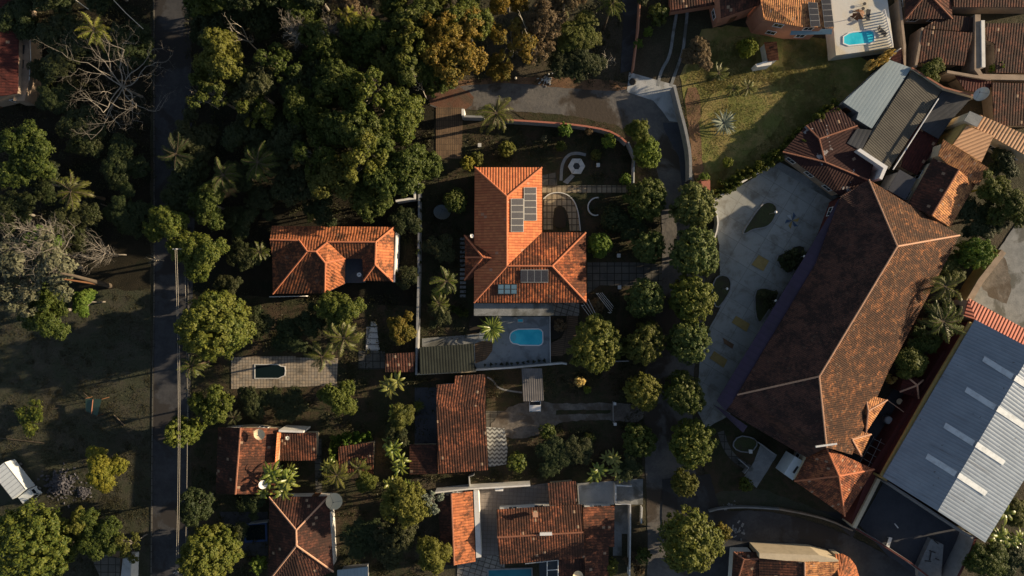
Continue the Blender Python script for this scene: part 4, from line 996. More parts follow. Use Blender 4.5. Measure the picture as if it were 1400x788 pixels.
building('gablet', 'small sunlit tiled gablet on the right side of the long hall, upper of two', 'roof', dict(a=(1183, 539, .3), b=(1187, 562, 1), c=(1213, 547, 0), d=(1184, 592, 0), e=(1178, 565, .1)), ['abc'.replace('abc', 'acb'), 'bcd', 'abde'], 4.9, 6.0, 'tile_light', 'wall_wine', 'ridge_pale', win=False, d=.1)
building('gablet', 'small sunlit tiled gablet near the lower end of the long hall, lower of two', 'roof', dict(a=(1157, 581, .3), b=(1165, 601, 1), c=(1191, 594, 0), d=(1178, 624, 0), e=(1156, 614, .1)), ['acb', 'bcd', 'abde'], 4.9, 6.0, 'tile_light', 'wall_wine', 'ridge_pale', win=False, d=.1)
# white dormer box under the hall
db = T(MB().prism([W(u, v, 3.4)[:2] for u, v in ((1087, 624), (1100, 632), (1084, 657), (1072, 648))], 0, 3.4).build('white_block', 'truck_white'), 'white box like block with a dark slot at the eave of the hall tail roof', 'annex')
MB().prism([W(u, v, 3.43)[:2] for u, v in ((1090, 637), (1092, 639), (1086, 648), (1083.5, 646))], 3.38, 3.43).build('slot', 'dark_metal', db)
# white ridge bar on the hall
m = MB(); a = W(1115, 611, 9.3); b = W(1144, 607, 9.3); m.tube([a, a.lerp(b, .5), b], .14, 8)
T(m.build('roof_bar', 'white_paint'), 'short white bar lying across the ridge where the hall meets its tail roof', 'pipe')
# red wing at the top left of the hall
building('old_wing', 'dark wine tiled wing with peeling white patches at the upper left of the long hall', 'hall',
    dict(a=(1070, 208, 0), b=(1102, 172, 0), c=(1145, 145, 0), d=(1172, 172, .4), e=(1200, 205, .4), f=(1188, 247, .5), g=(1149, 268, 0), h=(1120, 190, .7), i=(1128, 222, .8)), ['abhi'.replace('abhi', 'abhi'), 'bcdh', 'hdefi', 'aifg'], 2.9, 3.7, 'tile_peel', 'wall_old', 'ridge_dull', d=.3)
# upper right cluster
building('flat_house', 'pale blue flat metal roof at the top of the dense block', 'building', dict(a=(1216, 82, 1), b=(1246, 93, 1), c=(1192, 176, .6), d=(1171, 163, .5), e=(1174, 154, .5), f=(1153, 140, .5)), ['abcdef'], 3.2, 3.45, 'metal_pale', 'wall_grey', None, d=.2)
building('ribbed_house', 'olive grey ribbed roof in the middle of the dense block', 'building', dict(a=(1248, 95, .8), b=(1290, 120, .2), c=(1215, 232, 0), d=(1178, 207, .5)), ['abcd'], 3.1, 3.6, 'sheet_olive', 'wall_white', None, d=.2)
m = MB().prism([W(u, v, 4.3)[:2] for u, v in ((1172, 206), (1176, 203), (1214, 228), (1206, 246), (1202, 244), (1208, 230))], 0, 4.3)
T(m.build('parapet', 'white_paint'), 'white L-shaped parapet at the lower end of the olive ribbed roof', 'wall')
building('slate_house', 'dark slate blue flat roof to the right of the olive ribbed roof', 'building', dict(a=(1291, 120, .5), b=(1332, 130, .5), c=(1300, 165, 0), d=(1283, 190, 0), e=(1262, 178, 0), f=(1258, 172, .2)), ['abcdef'], 2.9, 3.2, 'sheet_slate', 'wall_cream', None, d=.2)
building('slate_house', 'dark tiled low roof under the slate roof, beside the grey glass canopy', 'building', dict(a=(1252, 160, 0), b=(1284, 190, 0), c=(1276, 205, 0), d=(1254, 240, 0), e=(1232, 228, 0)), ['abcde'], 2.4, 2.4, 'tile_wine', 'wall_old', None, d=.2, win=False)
m = MB(); 
for (u0, v0, u1, v1) in ((1283, 135, 1221, 232),): a, b = W(u0, v0, 3.75), W(u1, v1, 3.75); m.tube([a, b], .09, 6)
T(m.build('gutter_pipe', 'white_paint'), 'white gutter pipe between the olive ribbed roof and the slate roof', 'pipe')
building('glass_canopy', 'grey blue framed flat canopy between the long hall and the light tiled house', 'canopy', dict(a=(1230, 232, 1), b=(1253, 245, 1), c=(1238, 274, 0), d=(1214, 260, 0)), ['abcd'], 3.6, 3.9, 'asphalt_blue', 'wall_grey', None, d=.2, win=False)
building('tiled_house', 'light orange and brown tiled gabled house right of the long hall', 'house',
    dict(a=(1276, 216, 0), b=(1311, 232, 1), c=(1274, 295, 1), d=(1241, 281, 0), e=(1334, 252, 0), f=(1299, 311, 0), g=(1290, 192, .4), h=(1352, 230, .4), i=(1336, 255, 0), j=(1282, 213, .6)), ['abcd', ('befc', 'tile_light')], 3.9, 5.5, 'tile_dark', 'wall_cream', 'ridge_dull')
building('tiled_house', 'mottled light tiled cross wing just below the apricot ribbed roofs', 'house',
    dict(a=(1290, 191, .7), b=(1352, 230, .7), c=(1338, 254, 0), d=(1311, 238, 0), e=(1283, 213, .2)), ['abcde'], 4.5, 5.5, 'tile_light', 'wall_cream', None, d=.3, win=False)
building('apricot_house', 'apricot ribbed metal roof, left of the two at the right edge', 'building', dict(a=(1322, 172, .2), b=(1359, 186, .4), c=(1342, 222, .2), d=(1303, 198, 0)), ['abcd'], 4.8, 5.4, 'sheet_apricot', 'wall_cream', None, d=.2)
building('apricot_house', 'long apricot ribbed metal roof running to the right edge with a grey end panel', 'building', dict(a=(1340, 157, .6), b=(1420, 192, .6), c=(1420, 222, 0), d=(1332, 174, 0)), ['abcd'], 4.6, 5.3, 'sheet_apricot', 'wall_cream', None, d=.2)
wall([(1322, 168), (1303, 198)], 4.6, 'yellow wall edging the left apricot ribbed roof', 'wall_yellow', .35)
building('end_panel', 'small grey flat panel at the upper end of the long apricot roof', 'roof', dict(a=(1326, 152, 0), b=(1344, 160, 0), c=(1336, 174, 0), d=(1318, 165, 0)), ['abcd'], 5.35, 5.35, 'concrete', 'wall_cream', None, d=.1, win=False)
# red roofs of the top right corner
building('tiled_house', 'dark red hipped roof right of the terrace at the top edge', 'house', dict(a=(1237, -30, .6), b=(1300, -30, .6), c=(1302, 26, 0), d=(1268, -10, 1), e=(1238, 26, 0)), ['abd', 'bcd', 'aDe'.replace('D', 'd'), 'dce'], 2.9, 4.3, 'tile_dark', 'wall_old', 'ridge_dull')
building('tiled_house', 'dark red ribbed roof with a walled yard, below the top edge hipped roof', 'house', dict(a=(1263, 40, .7), b=(1331, 45, .7), c=(1318, 90, 0), d=(1253, 86, 0)), ['abcd'], 2.7, 3.5, 'tile_dark', 'wall_old', None, win=False)
building('tiled_house', 'small rusty brown roof with a sunlit patch between two dark red roofs, top right', 'house', dict(a=(1290, 20, .5), b=(1332, 24, .5), c=(1333, 44, 0), d=(1262, 39, 0)), ['abcd'], 2.5, 2.8, 'tile_dark', 'wall_old', None, win=False)
building('tiled_house', 'dark wine tiled roof touching the right edge near the top corner', 'house', dict(a=(1348, 32, .5), b=(1430, 32, .5), c=(1430, 100, 0), d=(1362, 100, 0), e=(1360, 60, .2), f=(1350, 55, .3)), ['abcdef'], 2.7, 3.4, 'tile_dark', 'wall_old', None, win=False)
building('tiled_house', 'brown tiled roof at the right edge beside the tall grey dish', 'house', dict(a=(1356, 113, .5), b=(1430, 115, .5), c=(1430, 172, 0), d=(1360, 172, 0)), ['abcd'], 2.7, 3.4, 'tile_dark', 'wall_old', None, win=False)
building('tiled_house', 'dark roof crossing the very top right corner of the photo', 'house', dict(a=(1300, -30, .5), b=(1430, -30, .5), c=(1430, 10, 0), d=(1305, 10, 0)), ['abcd'], 3.4, 4.2, 'tile_dark', 'wall_old', None, win=False)
building('shed', 'small dark tiled roof left of the tall grey dish', 'shed', dict(a=(1305, 102, 0), b=(1355, 108, 0), c=(1353, 128, 0), d=(1320, 124, 0)), ['abcd'], 2.8, 2.8, 'tile_wine', 'wall_old', None, win=False)
wall([(1230, 0), (1237, 62), (1237, 92)], 2.8, 'grey wall right of the pale terrace running up to the top edge', 'wall_old', .35)
wall([(1252, 92), (1258, 60), (1262, 38)], 3.0, 'brown wall on the left side of the dark red ribbed roof', 'wall_old', .35)
wall([(1337, 20), (1336, 95), (1343, 105), (1400, 106), (1440, 108)], 3.0, 'tan L-shaped wall between the top right red roofs', 'wall_old', .8)
wall([(1344, 28), (1345, 92)], 3.2, 'white wall beside the tan L-shaped wall, top right', 'wall_white', .5)
wall([(1246, 93), (1290, 120), (1334, 132)], 3.75, 'thin pale parapet along the upper edge of the olive and slate roofs', 'wall_cream', .2, 'ridge_dull')
wall([(1295, 98), (1330, 104), (1355, 108)], 3.2, 'short tan wall between the bush and the tall grey dish', 'wall_old', .4)
wall([(1215, 82), (1232, 66)], 3.2, 'thin pale wall from the pale blue flat roof up to the terrace corner', 'wall_white', .15)
building('shed', 'small dark red tiled roof between the pale blue flat roof and the grey wall', 'shed', dict(a=(1217, 80, 0), b=(1233, 66, .5), c=(1236, 90, .5), d=(1232, 92, .2)), ['abcd'], 3.2, 3.6, 'tile_wine', 'wall_old', None, win=False, d=.1)
building('shed', 'dark nook roof between the pale blue flat roof and the white parapet', 'shed', dict(a=(1172, 176, 0), b=(1192, 178, 0), c=(1178, 206, 0), d=(1158, 196, 0)), ['abcd'], 3.4, 3.4, 'sheet_slate', 'wall_old', None, win=False, d=.1)
# big metal hall
BH, BP = building('warehouse', 'big pale corrugated metal warehouse roof with white strip skylights, lower right', 'warehouse',
    dict(a=(1333, 437, 0), b=(1412, 478, 1), c=(1282, 699, 1), d=(1207, 652, 0), e=(1485, 520, 0), f=(1347, 742, 0)), ['abcd', 'befc'], 5.6, 8.9, 'metal_hall', 'wall_wine', None, d=.3, win=False)
for k, (u, v) in enumerate(((1365, 500), (1341, 542), (1312, 591), (1287.5, 633))):
    for side in (0, 1):
        pl = plane(BP, 'abd') if side == 0 else plane(BP, 'bec')
        du, dv = (.849, .528)
        if side == 0: q = [(u - 19, v - 13), (u + 21, v + 12), (u + 17, v + 19), (u - 22.5, v - 6)]
        else: q = [(u + 24, v + 13), (u + 62, v + 39), (u + 58, v + 45), (u + 20, v + 20)]
        C, n = quad_on(pl, q, .06)
        if newell(C).z < 0: C = C[::-1]
        mm = MB(); tp = [p + n * .05 for p in C]; mm.face(tp)
        for i in range(4): mm.face([C[i], C[(i + 1) % 4], tp[(i + 1) % 4], tp[i]])
        names = ('first', 'second', 'third', 'fourth')
        T(mm.build('strip_skylight', 'skylight_sheet'), 'white strip skylight on the %s slope of the metal warehouse, %s from the top' % (('shaded left', 'sunny right')[side], names[k]), 'skylight', 'strip skylights of the warehouse')
building('tile_strip', 'red orange ribbed roof strip along the upper end of the metal warehouse', 'roof', dict(a=(1325, 408, 0), b=(1420, 460, 0), c=(1420, 486, .3), d=(1333, 437, .3), e=(1318, 432, 0)), ['abcd', 'ade'], 4.7, 5.4, 'sheet_redstrip', 'wall_cream', None, d=.2, win=False)
wall([(1372, 344), (1340, 385), (1313, 432)], 2.6, 'tan wall with a stepped top between palms and the concrete yard at the right', 'wall_yellow', .9, 'wall_old')
wall([(1328, 441), (1266, 545), (1206, 651)], 5.2, 'yellow gutter edge along the left side of the metal warehouse roof', 'wall_yellow', .45, name='gutter', cat='gutter', z0=4.85)
wall([(1204, 652), (1213, 657)], 5.0, 'short yellow wall return at the lower left corner of the metal warehouse', 'wall_yellow', .3)
m = MB().prism([W(u, v, 3.0)[:2] for u, v in ((1290, 480), (1298, 484), (1216, 620), (1198, 650), (1170, 722), (1163, 716), (1190, 640), (1222, 590))], 0, 3.0)
T(m.build('side_gallery', 'wall_wine'), 'narrow wine coloured gallery roof between the hall yard and the warehouse wall', 'gallery')
wall([(1202, 655), (1168, 722)], 3.4, 'pale straight wall at the left side of the parking yard', 'wall_cream', .55)
wall([(1168, 722), (1205, 744), (1245, 770), (1300, 812)], 2.6, 'grey wall with red coping between the parking yard and the curved lane', 'wall_grey', .3, 'wall_wine')
wall([(1334, 735), (1328, 752), (1305, 798)], 3.2, 'wall with red coping at the right side of the parking yard', 'wall_grey', .35, 'wall_wine')
wall([(1214, 660), (1330, 736)], 4.2, 'dark sill wall under the lower end of the metal warehouse', 'wall_grey', .25)
building('star_roof', 'small dark wine tiled roof with bright crossing ridges by the warehouse', 'roof', dict(a=(1236, 512, 0), b=(1262, 520, 0), c=(1254, 527, 1), d=(1256, 545, 0), e=(1230, 536, 0)), ['abc', 'bdc', 'dec', 'eac'], 3.2, 4.3, 'tile_wine', 'wall_wine', 'ridge_pale', win=False, d=.2)
# top left house
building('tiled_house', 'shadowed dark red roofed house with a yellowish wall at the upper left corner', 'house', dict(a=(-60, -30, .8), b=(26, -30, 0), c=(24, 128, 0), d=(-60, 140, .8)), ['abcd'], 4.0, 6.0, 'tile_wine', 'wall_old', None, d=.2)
m = MB().prism([W(u, v, 2.8)[:2] for u, v in ((28, 30), (40, 52), (40, 110), (33, 138), (18, 138), (24, 100), (27, 60))], 0, 2.8)
T(m.build('balcony', 'wall_old'), 'yellowish balcony slab with dark window bays beside the house at the upper left', 'balcony')
bo = bpy.data.objects['balcony']
for (u, v) in ((29, 68), (28, 88), (25, 118)): MB().prism([W(u + a, v + b, 2.82)[:2] for a, b in ((-3, -7), (5, -6), (4, 6), (-3, 6))], 2.78, 2.82).build('bay', 'dark_metal', bo)
m = MB(); m.tube([W(41, 50, 3.2), W(42, 80, 3.2), W(40, 110, 3.2)], .07, 6); T(m.build('pale_rail', 'pale_metal'), 'pale curved rail outside the yellowish balcony at the upper left', 'railing')
# bottom edge bits
building('metal_roof', 'small grey corrugated roof peeking in at the bottom edge', 'shed', dict(a=(461, 780, 0), b=(503, 775, 0), c=(503, 810, .5), d=(461, 812, .5)), ['abcd'], 2.6, 3.0, 'metal_pale', 'wall_grey', None, win=False)
building('metal_roof', 'narrow whitish roof sheet under the loose green tree at the bottom left', 'shed', dict(a=(168, 762, 0), b=(179, 762, 0), c=(178, 800, 0), d=(164, 800, 0)), ['abcd'], 2.4, 2.4, 'concrete_pale', 'wall_white', None, win=False, d=.1)
building('metal_roof', 'small brown grey lean-to left of the narrow whitish roof sheet', 'shed', dict(a=(122, 758, 0), b=(142, 758, 0), c=(164, 764, .4), d=(163, 800, .4), e=(142, 800, 0)), ['abcde'], 2.2, 2.5, 'slabs_dark', 'wall_old', None, win=False, d=.1)
building('pergola_roof', 'dark glass roof panel beside the bottom swimming pool', 'canopy', dict(a=(737, 768, 0), b=(763, 766, 0), c=(763, 800, 0), d=(738, 800, 0)), ['abcd'], 2.6, 2.6, 'glass_dark', 'wall_grey', None, walls=False, thick=.05)
po = bpy.data.objects['pergola_roof']; m = MB()
for (u0, v0, u1, v1) in ((718, 771, 763, 766), (763, 766, 763, 795), (748, 767, 748, 795), (748, 780, 763, 779)): m.tube([W(u0, v0, 2.72), W(u1, v1, 2.72)], .06, 4)
m.build('frame', 'white_paint', po)
# ------------------------------------------------------------------ pools
def pool(pts, water, rim, label, z=0.15, rw=0.28, h=0.10):
    root = empty('swimming_pool', label, 'swimming pool')
    xy = [Vector(W(u, v, z)[:2]) for u, v in pts]
    n = len(xy); a = sum(xy[i].x * xy[(i + 1) % n].y - xy[(i + 1) % n].x * xy[i].y for i in range(n))
    if a < 0: xy = xy[::-1]
    inn = inset(xy, rw); m = MB(); zt = z + h
    for i in range(n):
        j = (i + 1) % n
        m.face([(*xy[i], zt), (*xy[j], zt), (*inn[j], zt), (*inn[i], zt)])
        m.face([(*xy[i], z - .1), (*xy[j], z - .1), (*xy[j], zt), (*xy[i], zt)])
        m.face([(*inn[j], z + .01), (*inn[i], z + .01), (*inn[i], zt), (*inn[j], zt)])
    m.build('rim', rim, root)
    wm = MB(); wm.face([(*p, z + h * .45) for p in inn]); wm.build('water', water, root)
    return root
def capsule(x0, y0, x1, y1, r, neck=0):
    pts = []
    for cx, cy, a0 in ((x1 - r, y0 + r, -90), (x1 - r, y1 - r, 0), (x0 + r, y1 - r, 90), (x0 + r, y0 + r, 180)):
        for k in range(5): t = math.radians(a0 + k * 22.5); pts.append((cx + r * math.cos(t), cy + r * math.sin(t)))
    return pts
mp_ = [(704, 451), (708, 449.5), (736, 449), (740, 450.5), (742.8, 454), (743, 468), (741, 471.5), (737, 473.3), (711, 473), (707, 471.5), (701, 470.5), (697.5, 467.5), (696, 462), (697, 456.5), (700, 453)]
pool(mp_, 'water_cyan', 'white_paint', 'bright cyan swimming pool with a white rim in the middle of the blue grey deck', 0.15, .16)
mpo = [o for o in COL.objects if o.name == 'swimming_pool'][0]
MB().prism([W(u, v, .2)[:2] for u, v in ((699, 458), (704, 456), (706, 461), (704, 467), (699, 466))], .19, .205).build('entry_step', 'pale_cyan', mpo)
pool([(707.5, 436), (715.5, 436), (715.5, 441), (707.5, 441)], 'water_cyan', 'stone_white', 'tiny square cyan plunge basin between the swimming pool and the canopy', 0.15, .08)
tp = [(1152, 50), (1160, 45), (1166, 43.5), (1190, 41), (1195, 43.5), (1196.5, 50), (1196, 57), (1190, 60.5), (1160, 63.5), (1152, 60.5)]
pool(tp, 'water_cyan', 'white_paint', 'small cyan swimming pool on the raised pale terrace at the top right', 2.6, .16)
pool([(348, 498), (381, 498), (384, 500), (390, 501), (391, 507), (390, 514), (385, 516), (381, 518), (348, 518)], 'water_dark', 'stone_white', 'dark unlit swimming pool on the shaded tiled patio at the left', 0.12, .12)
pool([(666, 778), (728, 776), (730, 830), (667, 830)], 'water_teal', 'stone_grey', 'teal swimming pool cut by the bottom edge', 0.10, .2)
pool([(330, 716), (365, 714), (366, 740), (335, 742)], 'water_dark', 'blue_tarp', 'dark pool with blue edges in the deep shade beside the hip roofed house, bottom left', 0.05, .3)
# ------------------------------------------------------------------ walls and fences
wall([(573, 250), (572, 380), (569.5, 480), (569, 513)], 2.3, 'tall pale topped wall between the weathered orange house and the blue pool garden', 'wall_grey', .28)
wall([(541, 275), (560, 272), (567, 272), (567, 258)], 2.4, 'short white gate wall above the right end of the weathered orange house', 'wall_white', .3)
wall([(569, 512), (650, 508)], 2.2, 'pale wall under the lower edge of the green corrugated lean-to', 'wall_cream', .22)
wall([(651, 506), (700, 503), (768, 497), (775, 498)], 1.2, 'low pale wall with small dark shrubs along the lower edge of the pool deck', 'stone_white', .25)
wall([(752, 433), (752.5, 498)], .7, 'thin white kerb wall on the right side of the blue grey pool deck', 'stone_white', .12)
wall([(812, 495), (860, 494)], 1.4, 'thin grey wall under the row of round trees right of the pool', 'wall_grey', .15)
wall([(633, 159), (662, 160)], 2.0, 'short grey wall at the mouth of the brick driveway behind the big palm', 'wall_grey', .3)
wall([(633, 149), (633, 158)], 2.6, 'white gate post at the mouth of the brick driveway', 'wall_white', .4, name='gate_post', cat='post')
wall([(690, 164), (740, 167), (790, 171), (830, 178), (848, 187), (857, 196)], 1.9, 'long curving grey garden wall capped with red tiles', 'wall_grey', .3, 'cap_red', smooth=1)
wall([(859, 194), (868, 215), (867, 228)], 2.0, 'short wall beside the loose tree at the end of the curved garden wall', 'wall_grey', .2)
wall([(867, 228), (866.5, 262)], 1.9, 'white gate rail at the right end of the slab garden path', 'wall_white', .12, name='gate', cat='gate')
wall([(922, 118), (930, 150), (938, 180), (944, 212), (944, 246)], 2.2, 'blue grey wall curving between the street and the sunny lawn', 'wall_grey', .45, 'stone_grey', smooth=1)
wall([(866, 96), (873, 40), (877, -20)], 1.8, 'thin brown wall running to the top edge right of the dark path', 'wall_salmon', .18)
wall([(978, 272), (1000, 258), (1030, 240), (1055, 227)], 1.6, 'pale stepped wall between the hedge and the shaded courtyard', 'wall_white', .28)
wall([(978, 272), (976, 283), (981, 295), (982, 310), (976, 330)], 1.6, 'wavy pale wall between the street trees and the shaded courtyard', 'wall_white', .2, smooth=1)
wall([(958, 247), (970, 247)], 2.6, 'top of a small red brick kiosk above the street trees', 'cap_red', .3, name='kiosk_wall')
bk = T(MB().prism([W(u, v, 2.8)[:2] for u, v in ((959, 248), (971, 247), (971, 268), (960, 268))], 0, 2.8).build('kiosk', 'cap_red'), 'small red topped kiosk behind the top street tree beside the lawn', 'kiosk')
wall([(970, 700), (985, 696), (1010, 694), (1040, 695), (1066, 697)], .9, 'low mossy wall along the upper side of the curved lane, left half', 'stone_grey', .2, smooth=1)
wall([(1066, 697), (1100, 703), (1135, 712), (1166, 726)], 1.0, 'low wall along the upper side of the curved lane below the hall tail', 'wall_old', .22, smooth=1)
wall([(595, 674), (640, 669), (725, 664)], 2.2, 'long white wall above the narrow orange house, bottom centre', 'wall_white', .22)
wall([(842, 663), (842, 690), (862, 690), (862, 725), (861, 790)], 1.9, 'pale blue grey wall with corners in front of the forecourt, bottom centre right', 'stone_white', .18)
wall([(842, 664), (864, 665)], 1.9, 'short white wall at the top of the forecourt entrance', 'stone_white', .2)
wall([(878, 694), (877, 716)], 1.1, 'short white post rail beside the street near the forecourt', 'stone_white', .18)
wall([(792, 693), (790, 664)], 1.9, 'thin shaded wall between the little red roof and the pale forecourt', 'wall_grey', .15)
wall([(648, 650), (641, 652), (642, 670)], 1.4, 'thin dark wall under the long rust tiled house', 'wall_grey', .12)
wall([(340, 717), (366, 714)], 1.2, 'thin pale wall with a blue tarp above the shaded pool, bottom left', 'wall_grey', .12)
wall([(452, 700), (455, 772)], 1.9, 'white wall on the right side of the hip roofed house, bottom left', 'wall_white', .2)
wall([(368, 406), (374, 406), (418, 405)], 1.4, 'thin white garden wall in front of the weathered orange house', 'wall_white', .12)
wall([(1010, 628), (1024, 640), (1018, 648)], 1.2, 'thin wall between the dark garden and the side path under the hall', 'wall_grey', .14)
wall([(1037, 605), (1060, 622)], 2.0, 'thin pale wall at the foot of the long hall above the side path', 'wall_grey', .12)
# ---- garden features
oc = empty('fountain', 'octagonal pale stone fountain seat ring in the round garden', 'fountain', None, W(788, 228)[:] )
m = MB(); R1, R2 = 1.28, .55
for k in range(6):
    a0, a1 = math.radians(60 * k + 1.2), math.radians(60 * k + 58.8)
    m.prism([(R1 * math.cos(a0), R1 * math.sin(a0)), (R1 * math.cos(a1), R1 * math.sin(a1)), (R2 * math.cos(a1), R2 * math.sin(a1)), (R2 * math.cos(a0), R2 * math.sin(a0))], 0, .42)
m.build('seat_ring', 'stone_white', oc)
bm_ = MB(); bm_.tube([(0, 0, 0), (0, 0, .3), (0, 0, .34)], [.5, .5, .42], 12); bm_.build('basin', 'dark_metal', oc)
m = MB()
pts = [(819, 270), (811, 271), (805, 277), (803.5, 285), (807, 292), (813, 295), (818, 294)]
T(bandmesh(m, [W(u, v, .3)[:2] for u, v in chaikin(pts, 2, False)], .18, 0, .3).build('planter_edge', 'stone_white'), 'white beaded curved bed edge right of the U-shaped path', 'edging')
T(bandmesh(MB(), [W(u, v, .25)[:2] for u, v in chaikin([(743, 272), (752, 264), (770, 263), (784, 272), (791, 290), (793.5, 316)], 2, False)], .14, 0, .28).build('path_edge', 'stone_white'), 'pale kerb round the outside of the U-shaped path beside the big house', 'edging')
T(MB().prism([W(u, v)[:2] for u, v in chaikin([(756, 312), (758, 290), (764, 283), (771, 288), (776, 312)], 2)], 0, .22).build('flower_bed', 'soil'), 'dark flower bed inside the U-shaped path beside the big house', 'flower bed')
T(MB().prism([W(u, v, .3)[:2] for u, v in chaikin([(752.5, 434), (774, 434), (774, 447), (767, 461), (752.5, 467)], 2)], 0, .3).build('flower_bed', 'soil'), 'dark planting bed at the right side of the pool deck', 'flower bed')
T(MB().prism([W(u, v, .3)[:2] for u, v in chaikin([(640, 440), (650, 425), (668, 423), (668, 446), (655, 455), (642, 455)], 2)], 0, .3).build('flower_bed', 'soil'), 'dark planting bed left of the pool deck under the yellow striped plant', 'flower bed')
for (u, v, lab) in ((817, 227, 'small white lantern block standing in the round garden'), (656, 200, 'small white lantern block on the grass above the big house'), (845, 350, 'small white lantern block at the upper edge of the paved terrace'), (846, 393, 'small white lantern block at the lower edge of the paved terrace'), (1024, 616, 'small white block in the dark garden under the hall')):
    o = empty('garden_lantern', lab, 'lantern', 'white lantern blocks in the gardens', W(u, v)[:]); MB().box((0, 0, .35), (.36, .42, .7)).build('base', 'white_paint', o); MB().box((0, 0, .76), (.5, .56, .1)).build('cap', 'stone_white', o)
for (u, v, lab) in ((1051, 293, 'globe lamp in the teardrop planter of the courtyard'), (986, 395, 'globe lamp on the round dark planter nearest the street trees'), (1089, 352, 'globe lamp beside the dark planter at the purple awning'), (1051, 411, 'globe lamp in the lower dark planter of the courtyard')):
    o = empty('globe_lamp', lab, 'lamp', 'globe lamps of the courtyard', W(u, v)[:]); MB().tube([(0, 0, 0), (0, 0, 2.6)], .05, 8).build('pole', 'grey_metal', o)
    gm = MB(); R = .2; r8 = [(R * math.sin(math.pi * t / 6), -R * math.cos(math.pi * t / 6)) for t in range(7)]
    gm.tube([(0, 0, 2.78 + z) for r, z in r8], [max(r, .01) for r, z in r8], 10); gm.build('globe', 'white_paint', o, True)
def planter(pts, label, sm=2, h=.35):
    o = empty('planter', label, 'planter'); P = [Vector(W(u, v, h)[:2]) for u, v in chaikin(pts, sm)]
    n = len(P); a = sum(P[i].x * P[(i + 1) % n].y - P[(i + 1) % n].x * P[i].y for i in range(n))
    if a < 0: P = P[::-1]
    I = inset(P, .16); m = MB()
    for i in range(n):
        j = (i + 1) % n; m.face([(*P[i], h), (*P[j], h), (*I[j], h), (*I[i], h)]); m.face([(*P[i], 0), (*P[j], 0), (*P[j], h), (*P[i], h)]); m.face([(*I[j], h - .12), (*I[i], h - .12), (*I[i], h), (*I[j], h)])
    m.build('edge', 'stone_grey', o); MB().face([(*p, h - .1) for p in I]).build('bed', 'planter_green', o); return o
planter([(1015, 321), (1018, 312), (1040, 280), (1050, 275), (1060, 278), (1064, 287), (1058, 303), (1048, 312), (1030, 314), (1021, 320)], 'teardrop shaped grass planter in the middle of the courtyard')
planter([(972, 404), (976, 382), (986, 375), (998, 378), (1001, 392), (994, 408), (980, 425)], 'dark rounded planter half under the street trees in the courtyard', 1)
planter([(1031, 398), (1042, 392), (1060, 397), (1068, 400), (1050, 428), (1038, 445), (1032, 430)], 'dark triangular planter against the lower purple awning', 1)
planter([(1060, 350), (1075, 344), (1090, 334), (1104, 338), (1096, 356), (1080, 378), (1066, 366)], 'dark planter against the middle of the purple awning', 1)
planter([(1000, 608), (1010, 595), (1030, 598), (1038, 606), (1028, 620), (1008, 618)], 'rounded dark bed between the purple awning and the side path', 1)
# painted marks on the courtyard
def mark(pts, mat, label, z=.03):
    return T(MB().prism([W(u, v)[:2] for u, v in pts], 0.0, LZ[0] + z).build('ground_marking', mat), label, 'marking')
mark([(1037, 349), (1051, 357), (1043, 371), (1027, 362)], 'mat_yellow', 'square faded yellow patch painted on the courtyard near the teardrop planter')
mark([(1006, 432), (1025, 443), (1020, 454), (1000, 441)], 'mat_yellow', 'faded yellow rectangle on the courtyard, topmost of the three near the lower planter')
mark([(976, 480), (994, 492), (989, 503), (970, 490)], 'mat_yellow', 'faded yellow rectangle on the courtyard nearest the lowest street trees')
mark([(988, 462), (1003, 471), (1001, 477), (990, 470)], 'dirt', 'faint worn tan scrap of paint between the two lower yellow rectangles')
cm = empty('ground_emblem', 'hexagonal painted emblem with blue and tan wedges on the courtyard', 'marking'); 
c = (1082.5, 302); hx = [(c[0] + 10.5 * math.cos(math.radians(a)) , c[1] + 11.5 * math.sin(math.radians(a))) for a in range(-80, 280, 60)]
for nm, mt, sel in (('blue_wedges', 'paint_blue', (0, 2, 4)), ('tan_wedges', 'mat_yellow', (1, 3)), ('pale_wedge', 'concrete_pale', (5,))):
    m = MB()
    for k in sel: m.prism([W(*q)[:2] for q in (c, hx[k], ((hx[k][0] + hx[(k + 1) % 6][0]) / 2 * .85 + c[0] * .15, (hx[k][1] + hx[(k + 1) % 6][1]) / 2 * .85 + c[1] * .15))], 0, LZ[0] + .03)
    m.build(nm, mt, cm)
# slatted stairs at the left of the big house
st = empty('garden_steps', 'striped pale garden steps left of the big L-shaped house', 'steps')
for k in range(14): MB().prism([W(u, v)[:2] for u, v in ((629, 325 + k * 6), (637, 325 + k * 6), (637, 328.6 + k * 6), (629, 328.6 + k * 6))], 0, .16 + .02 * (k % 2)).build('step', 'stone_grey', st)
sg = empty('garden_steps', 'pale garden stairs between the irregular yellow green tree and the brown green tree', 'steps')
for k in range(5): MB().prism([W(u, v)[:2] for u, v in ((507.5 - k * 1.6, 440 + k * 8), (514 + k, 440 + k * 8), (515 + k * 1.1, 446 + k * 8), (507 - k * 1.6, 446 + k * 8))], 0, .16 + .012 * k).build('step', 'stone_white', sg)
# white slat pergola
pg = empty('pergola', 'white slatted pergola standing askew right of the big L-shaped house', 'pergola'); m = MB()
for k in range(4): o = k * 2.6; m.tube([W(815 + o, 401 - o * .1, 2.4), W(836 + o * .35, 428 - o * 1.1, 2.4)], .03, 4)
for k in range(4): o = k * 3.0; m.tube([W(795 + o, 418 - o, 2.4), W(811 + o * .8, 439 - o * .2, 2.4)], .03, 4)
m.build('slats', 'stone_white', pg); m = MB()
for u, v in ((797, 418), (811, 438), (818, 402), (834, 428)): p = W(u, v, 2.3); m.tube([(p.x, p.y, 0), (p.x, p.y, 2.35)], .06, 6)
m.build('posts', 'white_paint', pg)
